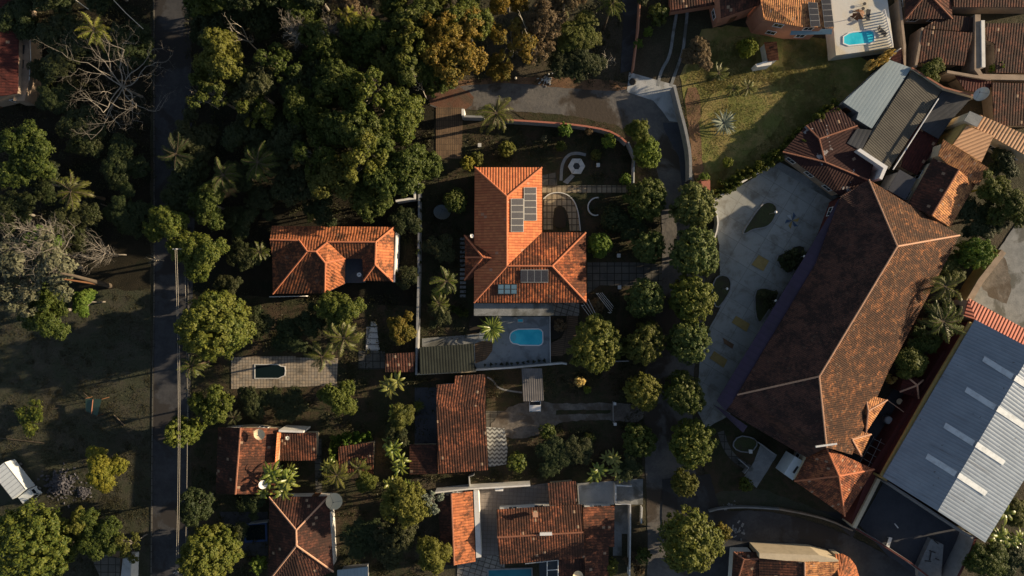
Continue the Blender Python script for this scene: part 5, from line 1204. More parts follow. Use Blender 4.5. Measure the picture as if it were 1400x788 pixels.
# pergola grid between hall tail and warehouse
pg = empty('wire_pergola', 'dark wire grid pergola between the hall tail roof and the warehouse wall', 'pergola'); m = MB()
for k in range(5): m.tube([W(1194 - k * 4.5, 600 + k * 9, 2.8), W(1222 - k * 5, 614 + k * 9.5, 2.8)], .035, 4)
m.tube([W(1205, 600, 2.8), W(1186, 640, 2.8)], .035, 4); m.tube([W(1195, 597, 2.8), W(1176, 632, 2.8)], .035, 4); m.build('wires', 'grey_metal', pg)
# terrace furniture, top right
ps = empty('parasol', 'crumpled brown closed parasol on the raised pale terrace', 'parasol', None, W(1165, 26, 2.6)[:]); m = MB()
random.seed(5)
for k in range(9): a = k * .7; m.face([(0, 0, 2.2), (math.cos(a) * random.uniform(.7, 1.4), math.sin(a) * random.uniform(.6, 1.0), 1.5), (math.cos(a + .6) * random.uniform(.6, 1.2), math.sin(a + .6) * random.uniform(.6, 1.0), 1.6)])
m.build('canopy', 'wood', ps); MB().tube([(0, 0, 0), (0, 0, 2.3)], .04, 8).build('pole', 'grey_metal', ps); MB().tube([(0, 0, 0), (0, 0, .1)], .35, 12).build('base', 'stone_grey', ps)
def lounger(u, v, rz, label):
    o = empty('sun_lounger', label, 'sun lounger', 'dark sun loungers on the pale terrace', W(u, v, 2.6)[:], math.radians(rz))
    MB().box((.25, 0, .3), (1.2, .6, .08)).build('seat', 'dark_metal', o); M = Matrix.Translation((-.35, 0, .3)) @ Matrix.Rotation(math.radians(35), 4, 'Y')
    MB().box((-.32, 0, .02), (.65, .6, .07), M).build('backrest', 'dark_metal', o)
    for x in (-.3, .75):
        for y in (-.24, .24): MB().box((x, y, .13), (.06, .06, .26)).build('leg', 'dark_metal', o)
lounger(1185, 22, 80, 'dark sun lounger above the terrace pool, near the balustrade'); lounger(1204, 44, -40, 'dark sun lounger right of the terrace pool')
for (u, v, lab) in ((1180, 7, 'small dark stool at the top of the pale terrace'), (1178, 13.5, 'dark pot just below the stool on the pale terrace')):
    o = empty('stool', lab, 'stool', None, W(u, v, 2.6)[:]); MB().tube([(0, 0, .4), (0, 0, .46)], .24, 12).build('seat', 'dark_metal', o); m = MB()
    for k in range(3): a = 2.1 * k; m.tube([(math.cos(a) * .2, math.sin(a) * .2, 0), (math.cos(a) * .12, math.sin(a) * .12, .4)], .025, 5)
    m.build('legs', 'dark_metal', o)
# bench, platform and sticks in the parking yard
bt = empty('white_bench', 'white bench standing in the parking yard near its lower wall', 'bench', None, W(1213, 741)[:], math.radians(72))
MB().box((0, 0, .45), (1.75, .5, .06)).build('seat', 'white_paint', bt)
for x in (-.7, .7): MB().box((x, 0, .21), (.08, .42, .42)).build('leg', 'white_paint', bt)
T(MB().tube([W(1223, 716, .1), W(1228, 722, .1)], .09, 6).build('pipe', 'white_paint'), 'short white pipe lying in the middle of the parking yard', 'pipe')
pf = empty('concrete_platform', 'grey concrete block roof with small bars in the parking yard', 'platform')
MB().prism([W(u, v, .9)[:2] for u, v in ((1273, 737), (1290, 745), (1286, 800), (1256, 790), (1255, 776))], 0, .9).build('slab', 'stone_grey', pf); m = MB()
for (a, b, c, d) in ((1277, 739, 1283, 744), (1271, 753, 1279, 756), (1265, 767, 1273, 768), (1273, 754, 1271, 766), (1279, 764, 1284, 766)): m.tube([W(a, b, 1.0), W(c, d, 1.0)], .08, 5)
m.build('bars', 'dark_metal', pf)
wt = empty('water_tank', 'round grey water tank in the yard between the hall gablets and the warehouse', 'water tank', None, W(1210, 573)[:])
MB().tube([(0, 0, 0), (0, 0, 1.0)], .62, 16).build('body', 'grey_metal', wt); MB().tube([(0, 0, 1.0), (0, 0, 1.12), (0, 0, 1.2)], [.55, .5, .2], 16).build('lid', 'concrete_pale', wt)
tb_ = empty('round_table', 'round tan table beside the grey water tank in the hall yard', 'table', None, W(1226, 548)[:])
MB().tube([(0, 0, .72), (0, 0, .77)], .45, 16).build('table_top', 'dish_beige', tb_); MB().tube([(0, 0, 0), (0, 0, .72)], .05, 6).build('leg', 'grey_metal', tb_)
T(bandmesh(MB(), [W(1213, 547, 2.6)[:2], W(1245, 570, 2.6)[:2]], .1, 2.45, 2.6).build('beam', 'ridge_pale'), 'thin pale beam from the upper gablet towards the wine gallery', 'beam')
T(MB().prism([W(u, v, 1.6)[:2] for u, v in ((702, 434), (707, 434), (707, 437), (702, 437))], 0, .9).build('pool_pump_box', 'stone_grey'), 'small grey box beside the tiny square basin on the pool deck', 'box')
T(MB().box(W(733, 734, 4.75), (.01, .01, .01)).prism([W(u, v, 4.7)[:2] for u, v in ((738, 728.5), (754.5, 728), (755, 732), (738, 732.5))], 4.5, 4.78).build('ridge_skylight', 'white_paint'), 'small white skylight on the ridge of the wide dark rust tiled house', 'skylight')
ch = empty('chimney', 'small pale chimney on the upper slope of the wide dark rust tiled house', 'chimney'); p = W(732, 703, 4.3); MB().box((p.x, p.y, 4.1), (.5, .5, .9)).build('stack', 'wall_cream', ch); MB().box((p.x, p.y, 4.6), (.7, .7, .1)).build('cap', 'ridge_pale', ch)
T(MB().prism([W(u, v, 1.0)[:2] for u, v in ((677, 668), (688, 668), (688, 672), (677, 672))], 0, .9).build('white_box', 'white_paint'), 'small white box against the long white wall, bottom centre', 'box')
for (u, v, lab, mt) in ((738, 760, 'x', 0),): pass
# green tarp shelter in the field
sh = empty('tarp_shelter', 'small green tarp shelter with a red stripe alone in the dark field', 'shelter')
C4 = [W(117, 545, 1.6), W(139, 546, 1.9), W(133, 569, 1.6), W(117, 562, 1.4)]
MB().face(C4[::-1]).face([p - Vector((0, 0, .03)) for p in C4]).build('roof', 'green_tarp', sh); m = MB()
a, b = W(127, 546.5, 1.80), W(125, 566, 1.56); m.tube([a, b], .07, 4); m.build('stripe', 'ridge_dull', sh); m = MB()
for p in C4: m.tube([(p.x, p.y, 0), p], .05, 6)
m.build('posts', 'wood', sh)
for (a, b, c, d, z, r, lab) in ((114, 537, 122, 545, .3, .05, 'thin pale pole lying above the green shelter in the dark field'), (68, 560, 80, 558, .1, .05, 'thin pale stick lying in the dark field left of the shelter'), (156, 568, 170, 582, .12, .09, 'dull log lying right of the green shelter in the dark field'), (0, 599, 60, 606, .1, .06, 'long dull pole lying across the left edge of the field'), (138, 279, 160, 287, .15, .1, 'pale log lying in the wood left of the road')):
    T(MB().tube([W(a, b, z), W((a + c) / 2 + .3, (b + d) / 2, z + .03), W(c, d, z)], r, 6).build('log', 'rot_wood'), lab, 'log')
# leaning bare trunks at the left
T(MB().tube([W(84, 374, 13.5), W(100, 377, 10), W(125, 384, 5), W(150, 391, 0)], [.14, .2, .28, .4], 10).build('tree_trunk', 'rot_wood'), 'long pale leaning trunk running out of the tangled grey tree at the left', 'tree trunk')
T(MB().tube([W(88, 382, 12), W(108, 385, 8), W(128, 388, 4), W(146, 391, 0)], [.1, .12, .15, .2], 8).build('tree_trunk', 'wood'), 'thinner reddish leaning trunk just below the long pale trunk at the left', 'tree trunk')
for (u, v, h, lab) in ((705, 107, 7.5, 'pale standing dead trunk between the ochre trees at the top edge of the street'),): T(MB().tube([W(u, v, 0), W(u, v, h * .5) , W(u, v, h)], [.22, .18, .1], 8).build('dead_trunk', 'bark_pale'), lab, 'tree trunk')
# rubble and brush heaps
def heap(u, v, r, n, mat, label, h=.6, s=.35, name='rubble_heap', cat='rubble'):
    m = MB(); random.seed(int(u)); base = W(u, v)
    for _ in range(n):
        a, q = random.uniform(0, 6.28), abs(random.gauss(0, .5)) * r * K; M = Matrix.Translation((base.x + math.cos(a) * q, base.y + math.sin(a) * q * .8, random.uniform(.02, h * max(.1, 1 - q / (r * K))))) @ Matrix.Rotation(random.uniform(0, 3), 4, random.choice('XYZ')) @ Matrix.Rotation(random.uniform(0, 3), 4, 'Z')
        m.box((0, 0, 0), (s * random.uniform(.5, 1.6), s * random.uniform(.3, .9), s * random.uniform(.15, .5)), M)
    o = T(m.build(name, mat), label, cat); o['kind'] = 'stuff'; return o
heap(82, 662, 24, 420, 'field_stone', 'heap of grey stones in the dark field beside the truck', .9, .36)
heap(114, 674, 13, 130, 'field_stone', 'smaller scatter of grey stones under the lime coloured tree', .4, .3)
heap(748, 110, 11, 60, 'stone_white', 'little heap of pale rubble at the roadside by the tall bare tree', .5, .3)
heap(1000, 690, 14, 40, 'stone_grey', 'scatter of grey debris at the top of the curved lane', .15, .3)
heap(1005, 725, 20, 30, 'stone_grey', 'few pale flat stones on the left part of the curved lane', .1, .4)
T(MB().tube([W(865, 112, .05), W(865, 112, .6)], [.55, .4], 10).build('trash_heap', 'rubber'), 'black rubbish sack on the pale concrete apron at the top', 'sack')
# ------------------------------------------------------------------ dishes
dish(604, 292, 1.6, 0, 1.25, (.2, .5, 1.1), 'dish_mesh', 'large dark mesh dish on the ground behind the tall wall, left of the big house')
dish(355.5, 593.5, 5.0, 4.0, .82, (-.05, -.1, 1), 'dish_beige', 'beige dish on the brown tiled roof near the road', seg=24)
dish(457.5, 685, 3.6, 0, 1.2, (.05, .1, 1), 'dish_beige', 'large pale beige dish under the plants beside the dark hip roofed house')
dish(393, 599.5, 3.4, 2.7, .3, (.3, .5, .8), 'pale_metal', 'tiny white dish on the low annex roof')
dish(359.5, 663, 5.0, 3.6, .6, (.4, .3, .9), 'white_paint', 'white dish half hidden by the banana leaves on the brown roof')
dish(491, 376, 3.6, 2.6, .32, (.2, .2, 1), 'white_paint', 'small white dish in the dark roof court of the orange house')
dish(1343, 130, 4.6, 0, 1.05, (-.75, .25, .55), 'pale_metal', 'tall grey dish tilted sideways at the upper right')
dish(790, 788, 3.8, 2.8, .75, (.1, .3, 1), 'dish_beige', 'beige dish cut by the bottom edge on the dark tiled roof')
dish(645, 323, 5.2, 3.6, .28, (.2, .2, 1), 'white_paint', 'small white dish at the top of the little hipped porch')
# ------------------------------------------------------------------ vehicles
def wheels(root, xs, y, r):
    for x in xs:
        for s in (-1, 1):
            w_ = MB().tube([(x, s * y - s * .11, r), (x, s * y + s * .11, r)], r, 16).build('wheel', 'rubber', root)
            MB().tube([(x, s * y + s * .10, r), (x, s * y + s * .125, r)], r * .55, 12).build('rim', 'grey_metal', w_)
def frustum(m, x0, x1, y, z0, tx0, tx1, ty, z1):
    b = [(x0, -y, z0), (x1, -y, z0), (x1, y, z0), (x0, y, z0)]; t = [(tx0, -ty, z1), (tx1, -ty, z1), (tx1, ty, z1), (tx0, ty, z1)]
    m.face(b[::-1]).face(t)
    for i in range(4): j = (i + 1) % 4; m.face([b[i], b[j], t[j], t[i]])
    return m
a, b = W(17, 647, 2.6), W(45, 684, 1.6)
tr = empty('box_truck', 'white box truck parked askew on the dark field at the left edge', 'truck', None, (W(24, 660, 1.8).x, W(24, 660, 1.8).y, 0), math.atan2(-(684 - 642), 45 - 12) )
MB().box((-.75, 0, 1.95), (5.0, 2.3, 2.1)).build('cargo_box', 'truck_white', tr)
m = MB()
for s in (-1, 1): m.box((-.75, s * 1.16, 2.98), (5.0, .06, .08))
for k in range(8): m.box((-3.0 + k * .64, 0, 3.012), (.03, 2.3, .02))
m.build('roof_rails', 'grey_metal', tr)
cab = frustum(MB(), 1.85, 3.25, 1.05, .55, 1.9, 3.0, .98, 2.25).build('cab', 'truck_white', tr)
frustum(MB(), 2.98, 3.27, .9, 1.35, 2.9, 3.06, .86, 2.1).build('windscreen', 'glass_dark', cab)
for s in (-1, 1): MB().box((2.5, s * 1.03, 1.7), (.7, .04, .5)).build('side_window', 'glass_dark', cab); MB().box((3.26, s * .8, .8), (.05, .25, .18)).build('headlight', 'pale_metal', cab); MB().box((3.05, s * 1.22, 1.75), (.08, .2, .35)).build('mirror', 'dark_metal', cab)
MB().box((-.3, 0, .7), (6.4, .9, .22)).build('chassis', 'dark_metal', tr); wheels(tr, (-2.2, 2.4), .98, .42)
cp = W(731.5, 545, .8)
car = empty('parked_car', 'white car with only its nose showing under the grey striped carport', 'car', None, (cp.x, cp.y, 0), -math.pi / 2)
m = MB(); prof = [(-2.0, .35), (-2.05, .8), (-1.7, .95), (1.05, .98), (1.85, .82), (2.0, .6), (2.0, .3)]
pr = []
for s in (-1, 1): pr.append([Vector((x, s * (.86 if 0 < i < 6 else .8), z)) for i, (x, z) in enumerate(prof)])
n_ = len(prof); m.face(pr[0][::-1]); m.face(pr[1])
for i in range(n_): j = (i + 1) % n_; m.face([pr[0][i], pr[0][j], pr[1][j], pr[1][i]])
body = m.build('body', 'white_paint', car); bpy.data.objects[body.name]
frustum(MB(), -1.75, 1.0, .80, .96, -1.3, .35, .62, 1.45).build('cabin', 'glass_dark', car); MB().box((-.45, 0, 1.47), (1.6, 1.2, .05)).build('roof', 'white_paint', car)
for s in (-1, 1): MB().box((1.97, s * .6, .68), (.1, .35, .14)).build('headlight', 'glass_blue', car)
MB().box((2.0, 0, .5), (.06, .8, .16)).build('grille', 'dark_metal', car); wheels(car, (-1.3, 1.3), .78, .31)
# ------------------------------------------------------------------ poles and wires
def utility(u, v, H, label, arm=True):
    p = W(u, v); o = empty('utility_pole', label, 'utility pole', None, (p.x, p.y, 0)); MB().tube([(0, 0, 0), (0, 0, H)], [.16, .1], 8).build('pole', 'stone_grey', o)
    if arm:
        MB().box((.15, 0, H - .3), (1.3, .1, .1)).build('crossarm', 'stone_grey', o)
        for x in (-.4, .1, .7): MB().tube([(x, 0, H - .25), (x, 0, H - .08)], .05, 6).build('insulator', 'white_paint', o)
    return p
up1 = utility(279, 752, 8.5, 'concrete utility pole beside the road near the bottom left'); up2 = utility(278, 345, 8.5, 'concrete utility pole beside the road hidden among the crowns')
up4 = Vector((up1.x, up1.y - 40, 0))
for dx, zz, lab in ((-.12, 8.4, 'left'), (.12, 8.4, 'middle'), (.1, 6.2, 'right')):
    m = MB()
    for A, B in ((up4, up1), (up1, up2)):
        L = [Vector((A.x + dx, A.y, zz)).lerp(Vector((B.x + dx, B.y, zz)), t / 12) - Vector((0, 0, 3.2 * (t / 12) * (1 - t / 12))) for t in range(13)]
        m.tube(L, .014, 4)
    T(m.build('power_line', 'cable'), '%s thin power line strung above the right side of the road' % lab, 'cable', 'power lines above the road')
T(MB().tube([W(155, 0, 7.5), W(172, 18, 7.2), W(196, 40, 7)], .045, 4).build('power_line', 'cable'), 'pale slanting wire at the top edge left of the road', 'cable')
T(MB().tube([W(103, 0, 7.5), W(121, 13, 7.2)], .045, 4).build('power_line', 'cable'), 'short pale slanting wire at the top edge above the bright yellow green palm', 'cable')
for (u, v, lab) in ((838.5, 550, 'upper white cap gate post across the gravel driveway'), (839, 577.5, 'lower white cap gate post across the gravel driveway')):
    o = empty('gate_post', lab, 'post', None, W(u, v)[:]); MB().box((0, 0, .75), (.3, .3, 1.5)).build('shaft', 'stone_grey', o); MB().box((0, 0, 1.54), (.42, .42, .08)).build('cap', 'stone_white', o)
T(bandmesh(MB(), [W(838.7, 552, 1.3)[:2], W(839, 576, 1.3)[:2]], .05, .2, 1.3).build('gate', 'grey_metal'), 'thin grey gate between the two white capped posts of the gravel driveway', 'gate')
# ------------------------------------------------------------------ trees
random.seed(99)
RT = 'round trees lining the shaded street'
for (u, v, r, H, lab) in ((949, 281, 33, 8.2, 'round tree at the top of the right street row, just below the red kiosk'), (950, 346, 35, 8.6, 'round tree second from the top of the right street row, widest by the courtyard'), (946, 409, 32, 8.0, 'round tree third from the top of the right street row, beside the round planter'),
    (942, 468, 30, 7.6, 'round tree fourth from the top of the right street row, left of the yellow rectangles'), (936, 538, 29, 6.4, 'mostly shaded round tree fifth in the right street row, left of the purple awning'), (947, 606, 33, 7.0, 'round tree sixth in the right street row with a sunlit right half'), (936, 661, 18, 5.4, 'small leafy tree between the sixth and the last street tree'), (944, 741, 42, 9.0, 'broad round tree at the bottom of the right street row'),
    (883, 273, 30, 6.8, 'round tree at the top of the left street row beside the slab path end'), (887, 337, 25, 5.8, 'partly shaded round tree second in the left street row'), (882, 408, 27, 6.4, 'round tree third in the left street row, below the paved terrace'), (814, 472, 36, 7.2, 'wide round tree between the pool deck path and the street row'), (881, 470, 29, 6.6, 'round tree with blossom-like tips right of the wide tree by the pool deck'),
    (879, 536, 25, 6.0, 'shaded round tree above the gravel driveway with a few lit tips'), (874, 603, 23, 4.2, 'fully shaded round tree below the gravel driveway'), (885, 209, 21, 5.5, 'bright green round tree at the bend of the street')):
    o = tree('mango', u, v, r * 1.06, H, lab, 'leaf_bright' if v == 209 else {0: None, 1: 'leaf_forest', 2: 'leaf_mango'}[(int(u) + v) % 3], name='round_tree', group=RT); o.scale.x *= random.uniform(.9, 1.08); o.scale.y *= random.uniform(.9, 1.08)
tree('bigmango', 293, 446, 50, 11.5, 'huge round dense tree beside the road left of the tiled patio', i=0)
tree('bigmango', 286, 760, 40, 10.5, 'large round dense tree at the bottom edge beside the road', i=1)
tree('bigmango', 45, 745, 58, 10.0, 'large clumpy yellow green tree in the bottom left corner', 'leaf_mango', i=1)
tree('mango', 820, 335, 18, 5.0, 'small bright green tree touching the right corner of the big house', 'leaf_bright', name='round_tree')
tree('broad', 462, 424, 38, 8.5, 'irregular yellow green tree against the lower edge of the weathered orange house', 'leaf_mango', i=0)
tree('broad', 549, 450, 26, 7.5, 'brown green rounded tree leaning over the pale topped wall', 'leaf_ochre', i=1).children[1].material_slots[0].material = MATS['leaf_mango']
tree('broad', 461, 545, 29, 7.5, 'yellowish tree below the right end of the tiled patio', 'leaf_mango', i=2)
tree('broad', 289, 558, 30, 9.5, 'loose green tree above the brown house with the beige dish', 'leaf_mango', i=3)
tree('mango', 251, 590, 22, 9.0, 'green tree bulging over the road right beside the power lines', 'leaf_mango', name='round_tree')
tree('broad', 265, 693, 30, 9.0, 'dark loose tree beside the road, left of the brown house', 'leaf_deep', i=4)
tree('small', 352, 772, 13, 4, 'small green tree near the dark pool at the bottom left', 'leaf_bright')
tree('broad', 138, 640, 33, 6.5, 'bright lime coloured tree alone in the dark field', 'leaf_lime', i=2)
tree('bush', 42, 570, 22, 1.8, 'low yellowish bush in the left of the dark field', 'leaf_mango')
tree('broad', 130, 735, 36, 8, 'loose green tree at the bottom left beside the large clumpy tree', 'leaf_forest', i=3)
tree('thin', 175, 748, 24, 7, 'thin branched tree over the whitish roof sheet, bottom left', i=0)
tree('broad', 105, 715, 24, 8, 'yellow green tree just below the stone heap', 'leaf_mango', i=1)
# wood left of the road
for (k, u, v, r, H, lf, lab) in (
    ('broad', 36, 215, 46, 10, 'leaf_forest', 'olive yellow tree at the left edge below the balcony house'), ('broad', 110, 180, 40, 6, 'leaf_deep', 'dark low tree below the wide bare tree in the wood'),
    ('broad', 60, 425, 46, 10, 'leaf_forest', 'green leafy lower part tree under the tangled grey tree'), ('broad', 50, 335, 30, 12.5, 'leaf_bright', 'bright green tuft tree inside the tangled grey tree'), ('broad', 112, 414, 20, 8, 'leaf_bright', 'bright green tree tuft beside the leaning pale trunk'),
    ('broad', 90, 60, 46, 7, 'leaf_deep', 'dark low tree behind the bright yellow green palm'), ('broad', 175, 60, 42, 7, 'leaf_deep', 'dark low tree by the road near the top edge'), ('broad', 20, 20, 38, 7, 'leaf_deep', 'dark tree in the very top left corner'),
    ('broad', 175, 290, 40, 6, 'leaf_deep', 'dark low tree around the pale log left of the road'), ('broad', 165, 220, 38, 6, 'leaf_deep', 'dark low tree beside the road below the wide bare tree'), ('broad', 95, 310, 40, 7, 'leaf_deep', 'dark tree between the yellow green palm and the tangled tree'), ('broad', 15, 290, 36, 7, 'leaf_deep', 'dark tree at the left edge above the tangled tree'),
    # wood right of the road
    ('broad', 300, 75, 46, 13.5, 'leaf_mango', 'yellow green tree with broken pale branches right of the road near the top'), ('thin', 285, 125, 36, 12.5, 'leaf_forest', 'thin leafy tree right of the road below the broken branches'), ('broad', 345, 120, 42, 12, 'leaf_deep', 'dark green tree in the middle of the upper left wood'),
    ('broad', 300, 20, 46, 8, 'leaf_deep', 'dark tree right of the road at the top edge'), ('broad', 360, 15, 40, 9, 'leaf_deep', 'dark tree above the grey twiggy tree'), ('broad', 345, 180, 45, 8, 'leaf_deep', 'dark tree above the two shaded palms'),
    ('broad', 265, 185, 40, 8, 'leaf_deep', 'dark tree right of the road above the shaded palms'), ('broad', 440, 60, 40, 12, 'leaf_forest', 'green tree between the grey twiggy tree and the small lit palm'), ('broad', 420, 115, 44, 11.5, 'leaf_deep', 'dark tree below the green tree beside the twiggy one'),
    ('broad', 462, 115, 44, 13.5, 'leaf_forest', 'green tree left of the white forked branches in the wood'), ('broad', 500, 45, 46, 13, 'leaf_forest', 'green tree right of the small lit palm near the top'), ('broad', 545, 90, 50, 14, 'leaf_forest', 'green tree in the centre of the upper wood'),
    ('broad', 570, 30, 46, 13, 'leaf_forest', 'green tree left of the big ochre tree at the top edge'), ('broad', 615, 60, 52, 14, 'leaf_ochre', 'big ochre and green tree nearest the reddish dirt street'), ('broad', 598, 100, 34, 11, 'leaf_forest', 'green lower tree between the big ochre tree and the street'), ('broad', 640, 25, 40, 13, 'leaf_mango', 'yellowish tree at the top edge right of the green wood'),
    ('broad', 540, 155, 48, 14, 'leaf_mango', 'bright yellow green tree overhanging the brick driveway'), ('broad', 480, 175, 52, 14.5, 'leaf_forest', 'large green tree in the lower middle of the wood'), ('broad', 530, 230, 50, 14, 'leaf_forest', 'large green tree above the white gate of the orange house'), ('broad', 455, 240, 46, 12.5, 'leaf_forest', 'large dull green tree above the weathered orange house'),
    ('broad', 575, 225, 34, 12, 'leaf_forest', 'green tree edge beside the brick driveway'), ('broad', 400, 190, 46, 10.5, 'leaf_deep', 'dark green tree left of the large green trees in the wood'), ('broad', 430, 165, 38, 11, 'leaf_forest', 'mid green tree left of the white forked branches'),
    ('broad', 395, 250, 38, 8, 'leaf_deep', 'dark tree right of the shaded palms above the orange house'), ('broad', 505, 270, 36, 10, 'leaf_forest', 'green tree touching the upper roof edge of the orange house'),
    ('broad', 268, 345, 44, 10.5, 'leaf_mango', 'yellow green tree over the road above the power lines'), ('broad', 222, 310, 38, 10.5, 'leaf_mango', 'yellow green tree spreading over the left side of the road'), ('broad', 285, 280, 34, 10, 'leaf_forest', 'green tree between the shaded palms and the tree over the road'),
    ('broad', 245, 265, 34, 7, 'leaf_deep', 'dark tree over the road between the lit crowns'), ('broad', 255, 230, 36, 7, 'leaf_deep', 'dark shaded tree at the right side of the road'), ('broad', 480, 5, 44, 12, 'leaf_brown', 'brownish tree at the top edge left of centre'), ('broad', 410, 10, 34, 12, 'leaf_forest', 'green tree at the top edge above the grey twiggy tree'),
    ('broad', 285, -18, 44, 15, 'leaf_forest', 'added green shade tree crown cut by the top edge right beside the road'), ('broad', 345, -28, 46, 16, 'leaf_deep', 'added dark shade crown cut by the top edge, second right of the road'), ('broad', 425, -22, 44, 13, 'leaf_deep', 'added dark shade crown cut by the top edge above the grey twiggy tree'),  # crowns along the top edge, added to cast shade over road and wood
    ('broad', 540, -20, 46, 13, 'leaf_forest', 'added green shade crown cut by the top edge above the centre of the wood'), ('broad', 610, -22, 40, 13, 'leaf_forest', 'added green shade crown cut by the top edge above the big ochre tree'), ('broad', 695, -14, 34, 11, 'leaf_ochre', 'added ochre shade crown cut by the top edge left of the white forked tree'), ('broad', 775, -14, 34, 10, 'leaf_brown', 'added brown shade crown cut by the top edge right of the white forked tree'),
    ('broad', 60, -20, 44, 9, 'leaf_deep', 'added dark shade crown cut by the top edge above the balcony house'), ('broad', 140, -24, 44, 9, 'leaf_deep', 'added dark shade crown cut by the top edge left of the slanting wire'), ('broad', 890, -22, 30, 8, 'leaf_deep', 'added dark shade crown cut by the top edge right of the thin brown wall'),
    ('broad', 275, 6, 24, 4.5, 'leaf_deep', 'added low shade tree touching the road at the top edge'), ('broad', 281, 44, 22, 5, 'leaf_deep', 'added low shade tree right of the road, just below the top edge one'), ('broad', 272, -30, 26, 5, 'leaf_deep', 'added low shade crown beside the road cut by the top edge'),  # low trees added to block sun reaching the top of the road
    ('bush', 1088, 353, 15, 2.2, 'leaf_deep', 'dark bush in the planter at the middle of the purple awning'), ('bush', 1050, 408, 15, 2.0, 'leaf_deep', 'dark bush filling the lower triangular courtyard planter'), ('bush', 1073, 360, 11, 1.6, 'leaf_deep', 'smaller dark bush left in the planter at the purple awning'),
    ('thin', 380, 90, 34, 12, 'leaf_forest', 'thin green crown below the grey twiggy tree'), ('broad', 412, 145, 34, 12.5, 'leaf_forest', 'green crown filling the wood below the thin crown under the twiggy tree'), ('thin', 350, 150, 32, 11.5, 'leaf_mango', 'thin yellow green crown in the middle left of the upper wood'), ('thin', 505, 125, 34, 15, 'leaf_mango', 'thin yellow green crown around the white forked branches'),
    ('thin', 560, 60, 34, 15, 'leaf_mango', 'thin yellow green crown high in the wood beside the big ochre tree'), ('thin', 430, 212, 34, 13.5, 'leaf_forest', 'thin green crown above the dull green tree over the orange house'), ('thin', 495, 215, 38, 15.5, 'leaf_mango', 'thin yellowish crown on top of the lower middle wood'), ('thin', 600, 40, 30, 15, 'leaf_ochre', 'thin ochre crown above the big ochre and green tree'),
    ('thin', 52, 362, 62, 13, 'leaf_grey', 'wide thin grey green crown woven into the tangled grey tree'), ('thin', 25, 400, 40, 11, 'leaf_grey', 'thin grey green crown at the left edge below the tangled tree'), ('broad', 48, 40, 17, 5, 'leaf_deep', 'added dark shrub tree shading the upper end of the balcony house'), ('broad', 52, 95, 18, 5, 'leaf_deep', 'added dark shrub tree shading the yellowish balcony'),  # the two shrub trees by the balcony are added to shade it
    ('broad', 325, 300, 30, 5, 'leaf_deep', 'dark low tree left above the weathered orange house'), ('broad', 355, 275, 30, 5, 'leaf_deep', 'dark low tree directly below the right shaded palm'), ('broad', 440, 285, 28, 5, 'leaf_deep', 'dark low tree along the upper roof edge of the orange house'), ('broad', 555, 300, 22, 4.5, 'leaf_deep', 'dark low tree between the orange house and the tall wall'),
    ('broad', 555, 380, 20, 4, 'leaf_deep', 'dark low tree above the brown green rounded tree'), ('broad', 330, 240, 26, 6, 'leaf_deep', 'dark low tree between the two shaded palms'), ('broad', 75, 130, 34, 5, 'leaf_deep', 'dark low tree between the balcony house and the wide bare tree'), ('broad', 60, 250, 30, 5, 'leaf_deep', 'dark low tree left of the dull green palm'),
    # trees above the street
    ('thin', 700, 55, 38, 9.5, 'leaf_ochre', 'thin ochre tree around the standing dead trunk'), ('broad', 745, 25, 34, 10, 'leaf_brown', 'brownish olive tree behind the tall white branches at the top edge'), ('thin', 735, 65, 24, 8, 'leaf_brown', 'thin pinkish brown tree at the foot of the tall white branches'),
    ('broad', 790, 40, 40, 5.5, 'leaf_forest', 'dark low tree between the white branches and the lone palm'), ('broad', 800, 85, 30, 4.5, 'leaf_deep', 'dark low tree above the small bare white bush'), ('broad', 680, 95, 20, 5, 'leaf_ochre', 'small ochre tree left of the standing dead trunk'), ('broad', 770, 85, 26, 4, 'leaf_deep', 'dark scrub tree above the little heap of pale rubble'),
    ('broad', 957, 72, 27, 6, 'leaf_brown', 'dark brown leafless looking tree beside the upper driveway'), ('mango', 1022, 65, 14, 5, 'leaf_lime', 'lime green round tree left of the red hut'), ('broad', 1275, 95, 20, 5, 'leaf_mango', 'green bush tree in the middle of the dense block'),
    ('small', 900, 20, 16, 3, 'leaf_forest', 'small tree at the top edge right of the thin brown wall'), ('small', 886, 44, 7, 2.4, 'leaf_bright', 'tiny bright tree right of the thin brown wall, upper'), ('small', 873, 60, 7, 2.4, 'leaf_bright', 'tiny bright tree right of the thin brown wall, lower'),
    # right side
    ('broad', 1362, 255, 28, 7.5, 'leaf_mango', 'brown green tree right of the light tiled house'), ('broad', 1385, 285, 34, 7.5, 'leaf_forest', 'large green tree at the right edge below the apricot roofs'), ('broad', 1340, 300, 36, 5, 'leaf_deep', 'dark tree right of the light tiled house wall'), ('mango', 1332, 347, 24, 6.5, 'leaf_bright', 'rich green round tree above the palms beside the long hall'),
    ('broad', 1300, 370, 26, 5, 'leaf_forest', 'green tree between the long hall and the palms'), ('feather', 1245, 497, 28, 5.5, 'leaf_mango', 'soft olive tree between the long hall and the wine gallery'), ('broad', 1262, 470, 26, 5, 'leaf_forest', 'green tree below the palms beside the long hall'), ('broad', 1290, 430, 22, 4, 'leaf_deep', 'dark tree between the two palms beside the long hall'),
    ('broad', 1352, 765, 34, 6, 'leaf_forest', 'dark green tree right of the parking yard at the bottom'), ('broad', 1390, 700, 26, 5, 'leaf_forest', 'green tree at the right edge beside the warehouse corner'), ('broad', 1385, 770, 30, 5, 'leaf_deep', 'dark tree in the bottom right corner'), ('broad', 1375, 225, 24, 5, 'leaf_deep', 'dark tree under the long apricot roof at the right edge'),
    # gardens
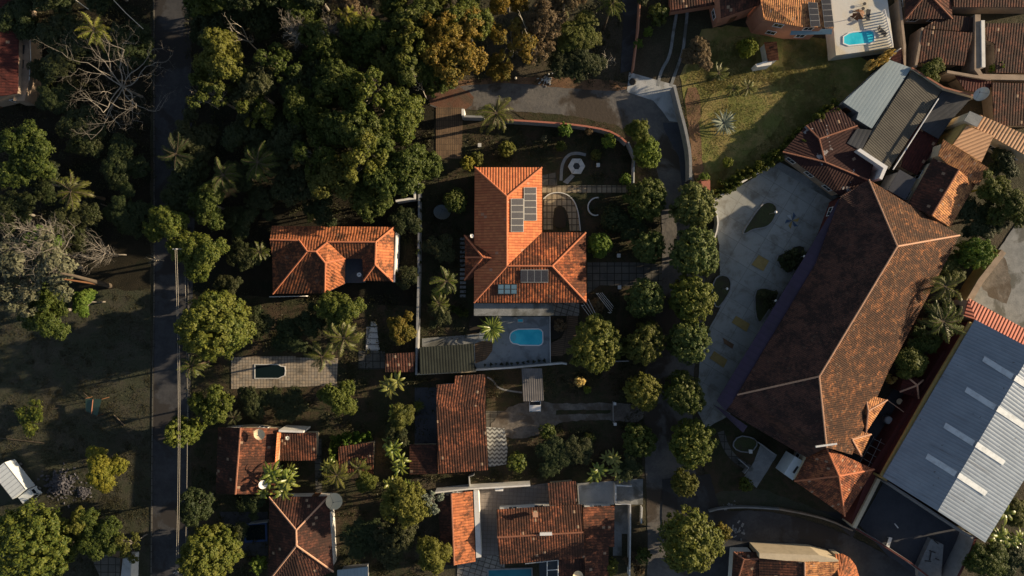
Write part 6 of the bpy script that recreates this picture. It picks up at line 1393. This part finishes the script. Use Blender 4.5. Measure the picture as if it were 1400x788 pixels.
    ('feather', 872, 178, 20, 7, 'leaf_mango', 'loose wispy tree at the end of the red capped garden wall'), ('broad', 552, 690, 40, 10, 'leaf_mango', 'willowy olive tree left of the narrow orange house'), ('feather', 592, 758, 30, 8, 'leaf_mango', 'soft feathery tree at the bottom edge left of the narrow orange house'), ('thin', 588, 686, 20, 8, 'leaf_silver', 'silvery blossoming tree at the left end of the long white wall'),
    ('broad', 540, 745, 36, 7, 'leaf_deep', 'dark tree at the bottom edge below the willowy tree'), ('broad', 502, 735, 34, 4.5, 'leaf_deep', 'dark low tree right of the dark hip roofed house'), ('feather', 548, 570, 22, 7, 'leaf_forest', 'green feathery tree left of the long rust tiled house'), ('feather', 500, 660, 18, 5, 'leaf_mango', 'drooping yellow green tree under the small brown outbuilding'),
    ('mango', 623, 275, 18, 5, 'leaf_forest', 'rounded olive tree beside the large mesh dish'), ('small', 639, 223, 11, 4, 'leaf_lime', 'yellow rounded small tree at the upper left corner of the big house'), ('small', 652, 217, 10, 3.2, 'leaf_forest', 'green small tree right beside the yellow one'), ('small', 693, 204, 12, 3, 'leaf_mango', 'small light green tree above the roof of the big house'),
    ('small', 773, 177, 11, 3.4, 'leaf_bright', 'small bright tree just inside the red capped wall'), ('small', 832, 193, 11, 3.4, 'leaf_bright', 'small bright tree near the right end of the red capped wall'), ('small', 767, 200, 8, 2, 'leaf_forest', 'small dull tree left of the arc path'), ('small', 744, 190, 5, 1.8, 'leaf_grey', 'tiny pale shrub tree in the middle of the walled garden'),
    ('small', 805, 180, 6, 2.2, 'leaf_brown', 'tiny reddish shrub tree inside the curved garden wall'), ('small', 815, 212, 8, 2, 'leaf_forest', 'small shrub tree right of the fountain'), ('small', 855, 245, 9, 2.5, 'leaf_bright', 'small bright shrub tree above the end of the slab path'), ('mango', 840, 300, 20, 4, 'leaf_deep', 'dark tree right of the beaded bed edge'),
    ('broad', 862, 312, 22, 4, 'leaf_deep', 'dark shrub tree left of the partly shaded street tree'), ('small', 766, 445, 10, 2.5, 'leaf_brown', 'dark reddish bush in the planting bed right of the pool deck'), ('small', 815, 418, 12, 2.2, 'leaf_brown', 'dull brown bush under the white pergola'), ('small', 707, 633, 15, 3.2, 'leaf_mango', 'yellowish small tree beside the wavy tiled terrace'),
    ('small', 793, 522, 8, 2.5, 'leaf_blossom', 'small sparse blossoming bush right of the striped carport'), ('small', 803, 533, 6, 2, 'leaf_bright', 'tiny yellow green bush below the sparse blossoming bush'), ('small', 748, 590, 12, 2.2, 'leaf_forest', 'small loose tree at the lower edge of the gravel driveway'), ('small', 806, 600, 9, 2, 'leaf_forest', 'small green bush in the dark garden below the gravel driveway'),
    ('small', 945, 732, 8, 2, 'leaf_brown', None), ('small', 987, 727, 13, 4, 'leaf_ochre', 'small ochre tree right of the broad bottom street tree'), ('small', 1020, 663, 10, 3, 'leaf_mango', 'small green tree at the lower end of the side path'), ('small', 1176, 680, 7, 2, 'leaf_bright', 'tiny green tree right of the hall tail roof'),
    ('small', 962, 245, 9, 3, 'leaf_bright', 'small green tree left of the red kiosk'), ('small', 995, 222, 8, 2, 'leaf_lime', 'small yellow shrub tree on the lower lawn'), ('small', 880, 760, 12, 3, 'leaf_forest', 'small dark tree beside the street at the bottom'), ('small', 835, 775, 12, 3, 'leaf_mango', 'small yellowish tree beside the reddish tiled wing, bottom edge'),
    ('small', 1190, 510, 9, 3, 'leaf_blossom', None), ('small', 1362, 93, 8, 3, 'leaf_bright', 'small bright shrub on the tan wall at the top right'), ('broad', 350, 440, 28, 5, 'leaf_deep', 'dark tree between the huge round tree and the orange house'), ('broad', 395, 460, 30, 5, 'leaf_deep', 'dark tree above the tiled patio'), ('broad', 425, 440, 26, 6, 'leaf_deep', 'dark tree left of the irregular yellow green tree'), ('broad', 345, 550, 26, 4, 'leaf_deep', 'dark low tree below the tiled patio'),
    ('broad', 390, 555, 28, 3.6, 'leaf_deep', 'dark low tree below the dark unlit pool'), ('broad', 305, 625, 20, 4, 'leaf_deep', None), ('broad', 330, 350, 26, 5, 'leaf_deep', 'dark tree left of the weathered orange house'), ('broad', 310, 390, 22, 5, 'leaf_deep', 'dark tree above the huge round tree'),
    ('broad', 600, 430, 22, 3.6, 'leaf_deep', 'dark low tree between the tall wall and the planting bed'), ('broad', 600, 340, 24, 3.6, 'leaf_deep', 'dark low tree between the tall wall and the striped steps'), ('broad', 760, 625, 28, 3.4, 'leaf_deep', 'dark low tree in the garden above the little dark red roof'), ('broad', 810, 570, 0, 0, '', None),
    ('broad', 790, 615, 26, 3.4, 'leaf_deep', 'dark low tree left of the banana plants in the shaded garden'), ('broad', 860, 640, 22, 3.8, 'leaf_deep', 'dark tree above the forecourt entrance'), ('broad', 340, 690, 24, 4, 'leaf_deep', 'dark tree below the brown house with the beige dish'), ('broad', 320, 735, 22, 4, 'leaf_deep', 'dark tree left of the shaded pool at the bottom left'),
    ('broad', 480, 590, 22, 4, 'leaf_deep', None), ('broad', 540, 600, 18, 5, 'leaf_deep', 'dark tree beside the banana plants above the low annex')):
    if not lab: continue
    grp = 'trees of the upper left wood' if (v < 330 and u < 660) else None
    tree(k, u, v, r, H, lab, lf, group=grp)
# palms
for (u, v, r, H, lf, lab, i) in ((678, 155, 33, 8, 'leaf_palm', 'large palm standing over the garden wall beside the brick driveway', 0), (128, 40, 26, 9, 'leaf_lime', 'bright yellow green palm above the wide bare tree', 1), (96, 262, 32, 8.5, 'leaf_palm', 'dull green palm alone in the wood at the left', 2),
    (352, 222, 34, 9, 'leaf_forest', 'shaded palm in the wood, right one of the two', 1), (305, 240, 30, 8.5, 'leaf_forest', 'shaded palm in the wood, left one of the two', 0), (240, 210, 30, 7, 'leaf_deep', 'very dark palm hanging over the road', 3), (475, 20, 17, 13, 'leaf_lime', 'small lit palm poking out of the upper wood', 2), (500, 25, 14, 13, 'leaf_palm', 'second small lit palm right of the first in the upper wood', 1),
    (838, 5, 22, 10, 'leaf_palm', 'lone palm with a tall visible trunk at the top edge', 0), (470, 462, 30, 8, 'leaf_palm', 'drooping palm above the right end of the tiled patio', 2), (440, 488, 26, 6, 'leaf_palm', 'second drooping palm overlapping the tiled patio', 3), (262, 500, 22, 6.5, 'leaf_palm', 'small palm between the huge round tree and the road', 1),
    (1293, 392, 30, 7, 'leaf_palm', 'upper palm between the long hall and the stepped tan wall', 0), (1290, 440, 36, 6.5, 'leaf_palm', 'lower wide palm between the long hall and the warehouse', 1), (355, 345, 18, 4.5, 'leaf_palm', 'small palm touching the left end of the weathered orange house', 2), (424, 298, 9, 4, 'leaf_banana', 'small yellowish palm above the weathered orange house roof', 0),
    (610, 385, 24, 5.5, 'leaf_palm', 'pale tipped palm left of the striped garden steps', 3), (600, 415, 18, 4.5, 'leaf_palm', 'second pale tipped palm below the first, left of the house', 1), (983, 100, 18, 3.6, 'leaf_palm', 'small palm on the sunny lawn, upper left of three', 0), (1003, 122, 13, 3.4, 'leaf_mango', 'small round headed palm on the sunny lawn, centre of three', 1),
    (1023, 120, 16, 3.6, 'leaf_palm', 'small spreading palm on the sunny lawn, right of three', 2), (460, 650, 24, 5, 'leaf_mango', 'drooping palm above the large pale beige dish', 2), (490, 640, 18, 4, 'leaf_mango', 'second drooping palm at the lower edge of the small outbuilding', 3), (320, 571, 14, 3.5, 'leaf_deep', 'small dark palm beside the loose green tree', 0)):
    tree('palm', u, v, r, H, lab, lf, cat='palm', i=i)
# bananas and sword leaved plants
for (u, v, r, H, lab, i) in ((372, 650, 24, 6, 'tall banana plant over the brown roof, upper of the cluster', 0), (388, 672, 22, 6, 'tall banana plant over the hip roofed house, lower of the cluster', 1), (362, 672, 16, 5, 'banana plant left in the cluster by the white dish', 2), (398, 650, 14, 5, 'banana plant right in the cluster over the dark yard', 0),
    (533, 532, 20, 4.5, 'banana plant above the low dark annex, topmost of the column', 1), (540, 560, 15, 3.6, 'banana plant second in the column left of the rust house', 2), (538, 612, 19, 5, 'lit banana plant third in the column left of the low annex', 0), (548, 640, 17, 4.5, 'banana plant fourth in the column below the low annex', 1), (532, 660, 15, 4.2, 'banana plant at the foot of the column above the willowy tree', 2), (556, 665, 12, 4.0, 'small banana plant beside the silvery tree', 0),
    (446, 640, 12, 4.5, 'slim banana plant left of the small outbuilding', 1), (818, 642, 18, 3.2, 'green banana plant in the shade above the forecourt, left', 2), (838, 625, 16, 3.2, 'green banana plant in the shade above the forecourt, right', 0), (852, 648, 16, 3.0, 'grey green banana plant at the forecourt corner', 1),
    (1372, 700, 24, 4.5, 'banana plant right of the warehouse corner, upper', 2), (1362, 735, 22, 4.5, 'banana plant right of the warehouse corner, lower', 0), (1392, 735, 18, 4.2, 'banana plant at the right edge near the bottom', 1)):
    tree('banana', u, v, r, H, lab, cat='banana plant', i=i)
for (u, v, r, H, lf, lab) in ((672, 449, 23, 3.0, 'leaf_banana', 'yellow striped broad leaved plant at the left corner of the pool deck'), (990, 168, 21, 2.2, 'leaf_silver', 'silver blue fan plant on the sunny lawn'), (600, 398, 12, 2.4, 'leaf_banana', 'yellowish sword leaved plant among the palms left of the house'), (572, 555, 10, 2, 'leaf_palm', 'sword leaved plant in the dark yard left of the rust house'), (500, 604, 0, 0, '', None)):
    if lab: tree('sword', u, v, r, H, lab, lf, cat='plant')
bl = empty('broad_leaf_plant', 'broad leaved plant with two upright yellow leaves beside the pool deck', 'plant', None, W(672, 450)[:]); Q = []
random.seed(31)
for k in range(12): Q += blade(Vector((0, 0, 1.4)), (1.9, 1.1, 2.7, 4.9, 4.0, .1, 5.6, 3.4, .6, 2.2, 4.5, 5.2)[k], random.uniform(1.4, 2.5), random.uniform(.3, .5), random.uniform(.4, .7), random.uniform(.3, .8))
link('leaves', quads_mesh('leaves', np.array(Q), 'leaf_banana'), bl); MB().tube([(0, 0, 0), (0, 0, 1.4)], [.14, .1], 7).build('stem', 'bark', bl)
# low shrubs in rows
def row(path, n, r, H, lab, leaf, grp):
    P = chaikin(path, 1, False); L = [0]
    for a, b in zip(P, P[1:]): L.append(L[-1] + math.hypot(b[0] - a[0], b[1] - a[1]))
    for i in range(n):
        d = L[-1] * (i + .5) / n; j = max(q for q in range(len(P) - 1) if L[q] <= d); t = (d - L[j]) / (L[j + 1] - L[j])
        tree('bush', P[j][0] + (P[j + 1][0] - P[j][0]) * t + random.uniform(-1, 1), P[j][1] + (P[j + 1][1] - P[j][1]) * t + random.uniform(-1, 1), r * random.uniform(.8, 1.25), H * random.uniform(.8, 1.2), lab, leaf, 'hedge_shrub', 'shrub', grp)
row([(977, 266), (1010, 244), (1055, 218), (1100, 180), (1140, 146)], 26, 9, 2.5, 'leafy shrub of the hedge between the lawn and the hall block', 'leaf_mango', 'shrubs of the hedge below the lawn')
row([(660, 500), (700, 497), (748, 493)], 12, 2.0, .9, 'tiny dark shrub on the low wall at the lower edge of the pool deck', 'leaf_deep', 'tiny shrubs along the pool deck wall')
row([(456, 640), (458, 605), (465, 598), (508, 597)], 13, 7, 2.6, 'shrub of the hedge framing the small brown outbuilding', 'leaf_bright', 'shrubs round the small outbuilding')
row([(326, 677), (350, 680)], 4, 6, 1.2, 'green shrub under the lower roof edge of the brown house with the beige dish', 'leaf_deep', 'shrubs below the brown house')
row([(1181, 94), (1190, 90), (1203, 86), (1213, 74)], 6, 6, 3.6, 'pale yellow blossoming shrub above the pale blue flat roof', 'leaf_blossom', 'yellow blossoming shrubs by the blue roof')
row([(618, 420), (628, 428), (640, 430)], 4, 5, 1.2, 'low green shrub between the striped steps and the planting bed', 'leaf_forest', 'shrubs beside the planting bed')
row([(577, 255), (574, 310), (573, 380)], 9, 3, 2.6, 'climbing shrub growing against the tall pale topped wall', 'leaf_deep', 'climbers along the tall wall')
row([(855, 770), (870, 760), (872, 785)], 4, 8, 1.6, 'dry looking shrub beside the pale wall at the bottom', 'leaf_brown', 'dry shrubs by the pale wall')
row([(1200, 505), (1206, 512), (1216, 520)], 4, 5, 3.5, 'cream blossoming shrub at the eave of the long hall', 'leaf_blossom', 'blossoming shrubs by the hall eave')
# bare trees
bare('wide', 155, 112, 88, 9.5, 'wide flat bare grey tree spreading left of the road', 'bark_bone')
bare('twiggy', 398, 38, 32, 13, 'dense twiggy grey pink bare tree in the upper left wood')
bare('twiggy', 445, 38, 24, 12.5, 'smaller twiggy bare tree between the grey one and the lit palm')
bare('tangle', 55, 345, 66, 13.5, 'large tangled grey tree at the left edge with a leaning trunk')
bare('tangle', 130, 345, 32, 10, 'smaller tangle of bare branches right of the large tangled tree')
bare('twiggy', 40, 330, 42, 13.2, 'dense fine twigged grey tree at the left edge, upper part of the tangle')
bare('snag', 728, 45, 36, 11, 'tall white forked dead tree at the top edge above the street')
bare('snag2', 828, 82, 18, 5, 'small white bare bush left of the thin brown wall')
bare('snag2', 510, 118, 24, 14.5, 'white forked dead branches poking out of the green wood')
bare('snag2', 322, 40, 20, 14, 'broken pale branches above the yellow green tree near the road')
bare('snag2', 264, 128, 16, 12.5, 'pale dead branches at the road side edge of the wood')
bare('snag2', 572, 110, 16, 14, 'small white dead branches between the two yellow green crowns')
bare('snag2', 205, 355, 12, 6, 'small bare shrub on the left side of the road')
bare('snag2', 475, 222, 16, 13, 'thin pale dead branch in the large green trees')
# low growth nobody could count
BLD = [[(214, -30), (252, -30), (255, 300), (255, 800), (211, 800), (214, 400)], STREET, COURT, LANE, [(640, 225), (805, 225), (805, 505), (640, 510)], [(366, 305), (545, 305), (545, 402), (366, 405)], [(313, 484), (465, 484), (465, 534), (313, 534)], [(295, 582), (434, 582), (434, 678), (295, 678)], [(560, 465), (655, 465), (655, 514), (560, 514)], [(595, 510), (668, 510), (668, 650), (558, 650), (558, 606), (595, 606)], [(595, 660), (880, 650), (880, 800), (595, 800)], [(664, 545), (845, 548), (845, 580), (745, 580), (720, 605), (696, 640), (664, 640)], [(710, 500), (746, 500), (746, 550), (710, 550)], [(594, 145), (635, 145), (633, 218), (594, 218)], [(741, 250), (862, 250), (862, 266), (795, 268), (795, 320), (741, 320)], [(765, 205), (803, 205), (803, 255), (765, 255)], [(365, 676), (458, 676), (458, 800), (365, 800)], [(0, 635), (60, 635), (60, 690), (0, 690)], [(800, 355), (905, 355), (905, 395), (800, 400)], [(460, 603), (513, 603), (513, 650), (460, 650)], [(848, 0), (880, 0), (870, 100), (848, 100)], [(890, 120), (915, 20), (960, 10), (950, 60), (930, 120)]]
cover('undergrowth', 'dark undergrowth and leaf litter on the floor of the wood and gardens', 'undergrowth', [(-20, -20, 600, 330), (600, 0, 860, 120), (262, 400, 570, 800), (560, 180, 900, 660), (570, 640, 600, 800)], BLD, 95000, .26, 'undergrowth', (.05, .7))
cover('field_grass', 'short dull grass tufts scattered over the dark field', 'grass', [(-20, 400, 204, 800)], BLD, 42000, .2, 'undergrowth', (.0, .1), .3)
cover('lawn_grass', 'short olive and straw coloured grass on the sunny lawn', 'grass', [(935, 60, 1150, 265), (1000, 40, 1135, 80), (960, 60, 1140, 220)], BLD + [[(1190, 80), (1160, 150), (1060, 228), (978, 275), (1100, 300), (1300, 200)], [(1133, 0), (1230, 0), (1222, 70), (1143, 78)], [(980, 0), (1140, 0), (1140, 52), (985, 50)], [(1040, 50), (1070, 50), (1070, 92), (1032, 94)]], 75000, .17, 'grassblade', (.0, .12), .35)
cover('garden_grass', 'short green grass in the shaded walled gardens', 'grass', [(636, 165, 880, 260), (575, 260, 640, 470), (670, 510, 900, 660)], BLD, 22000, .16, 'undergrowth', (.0, .1), .3)
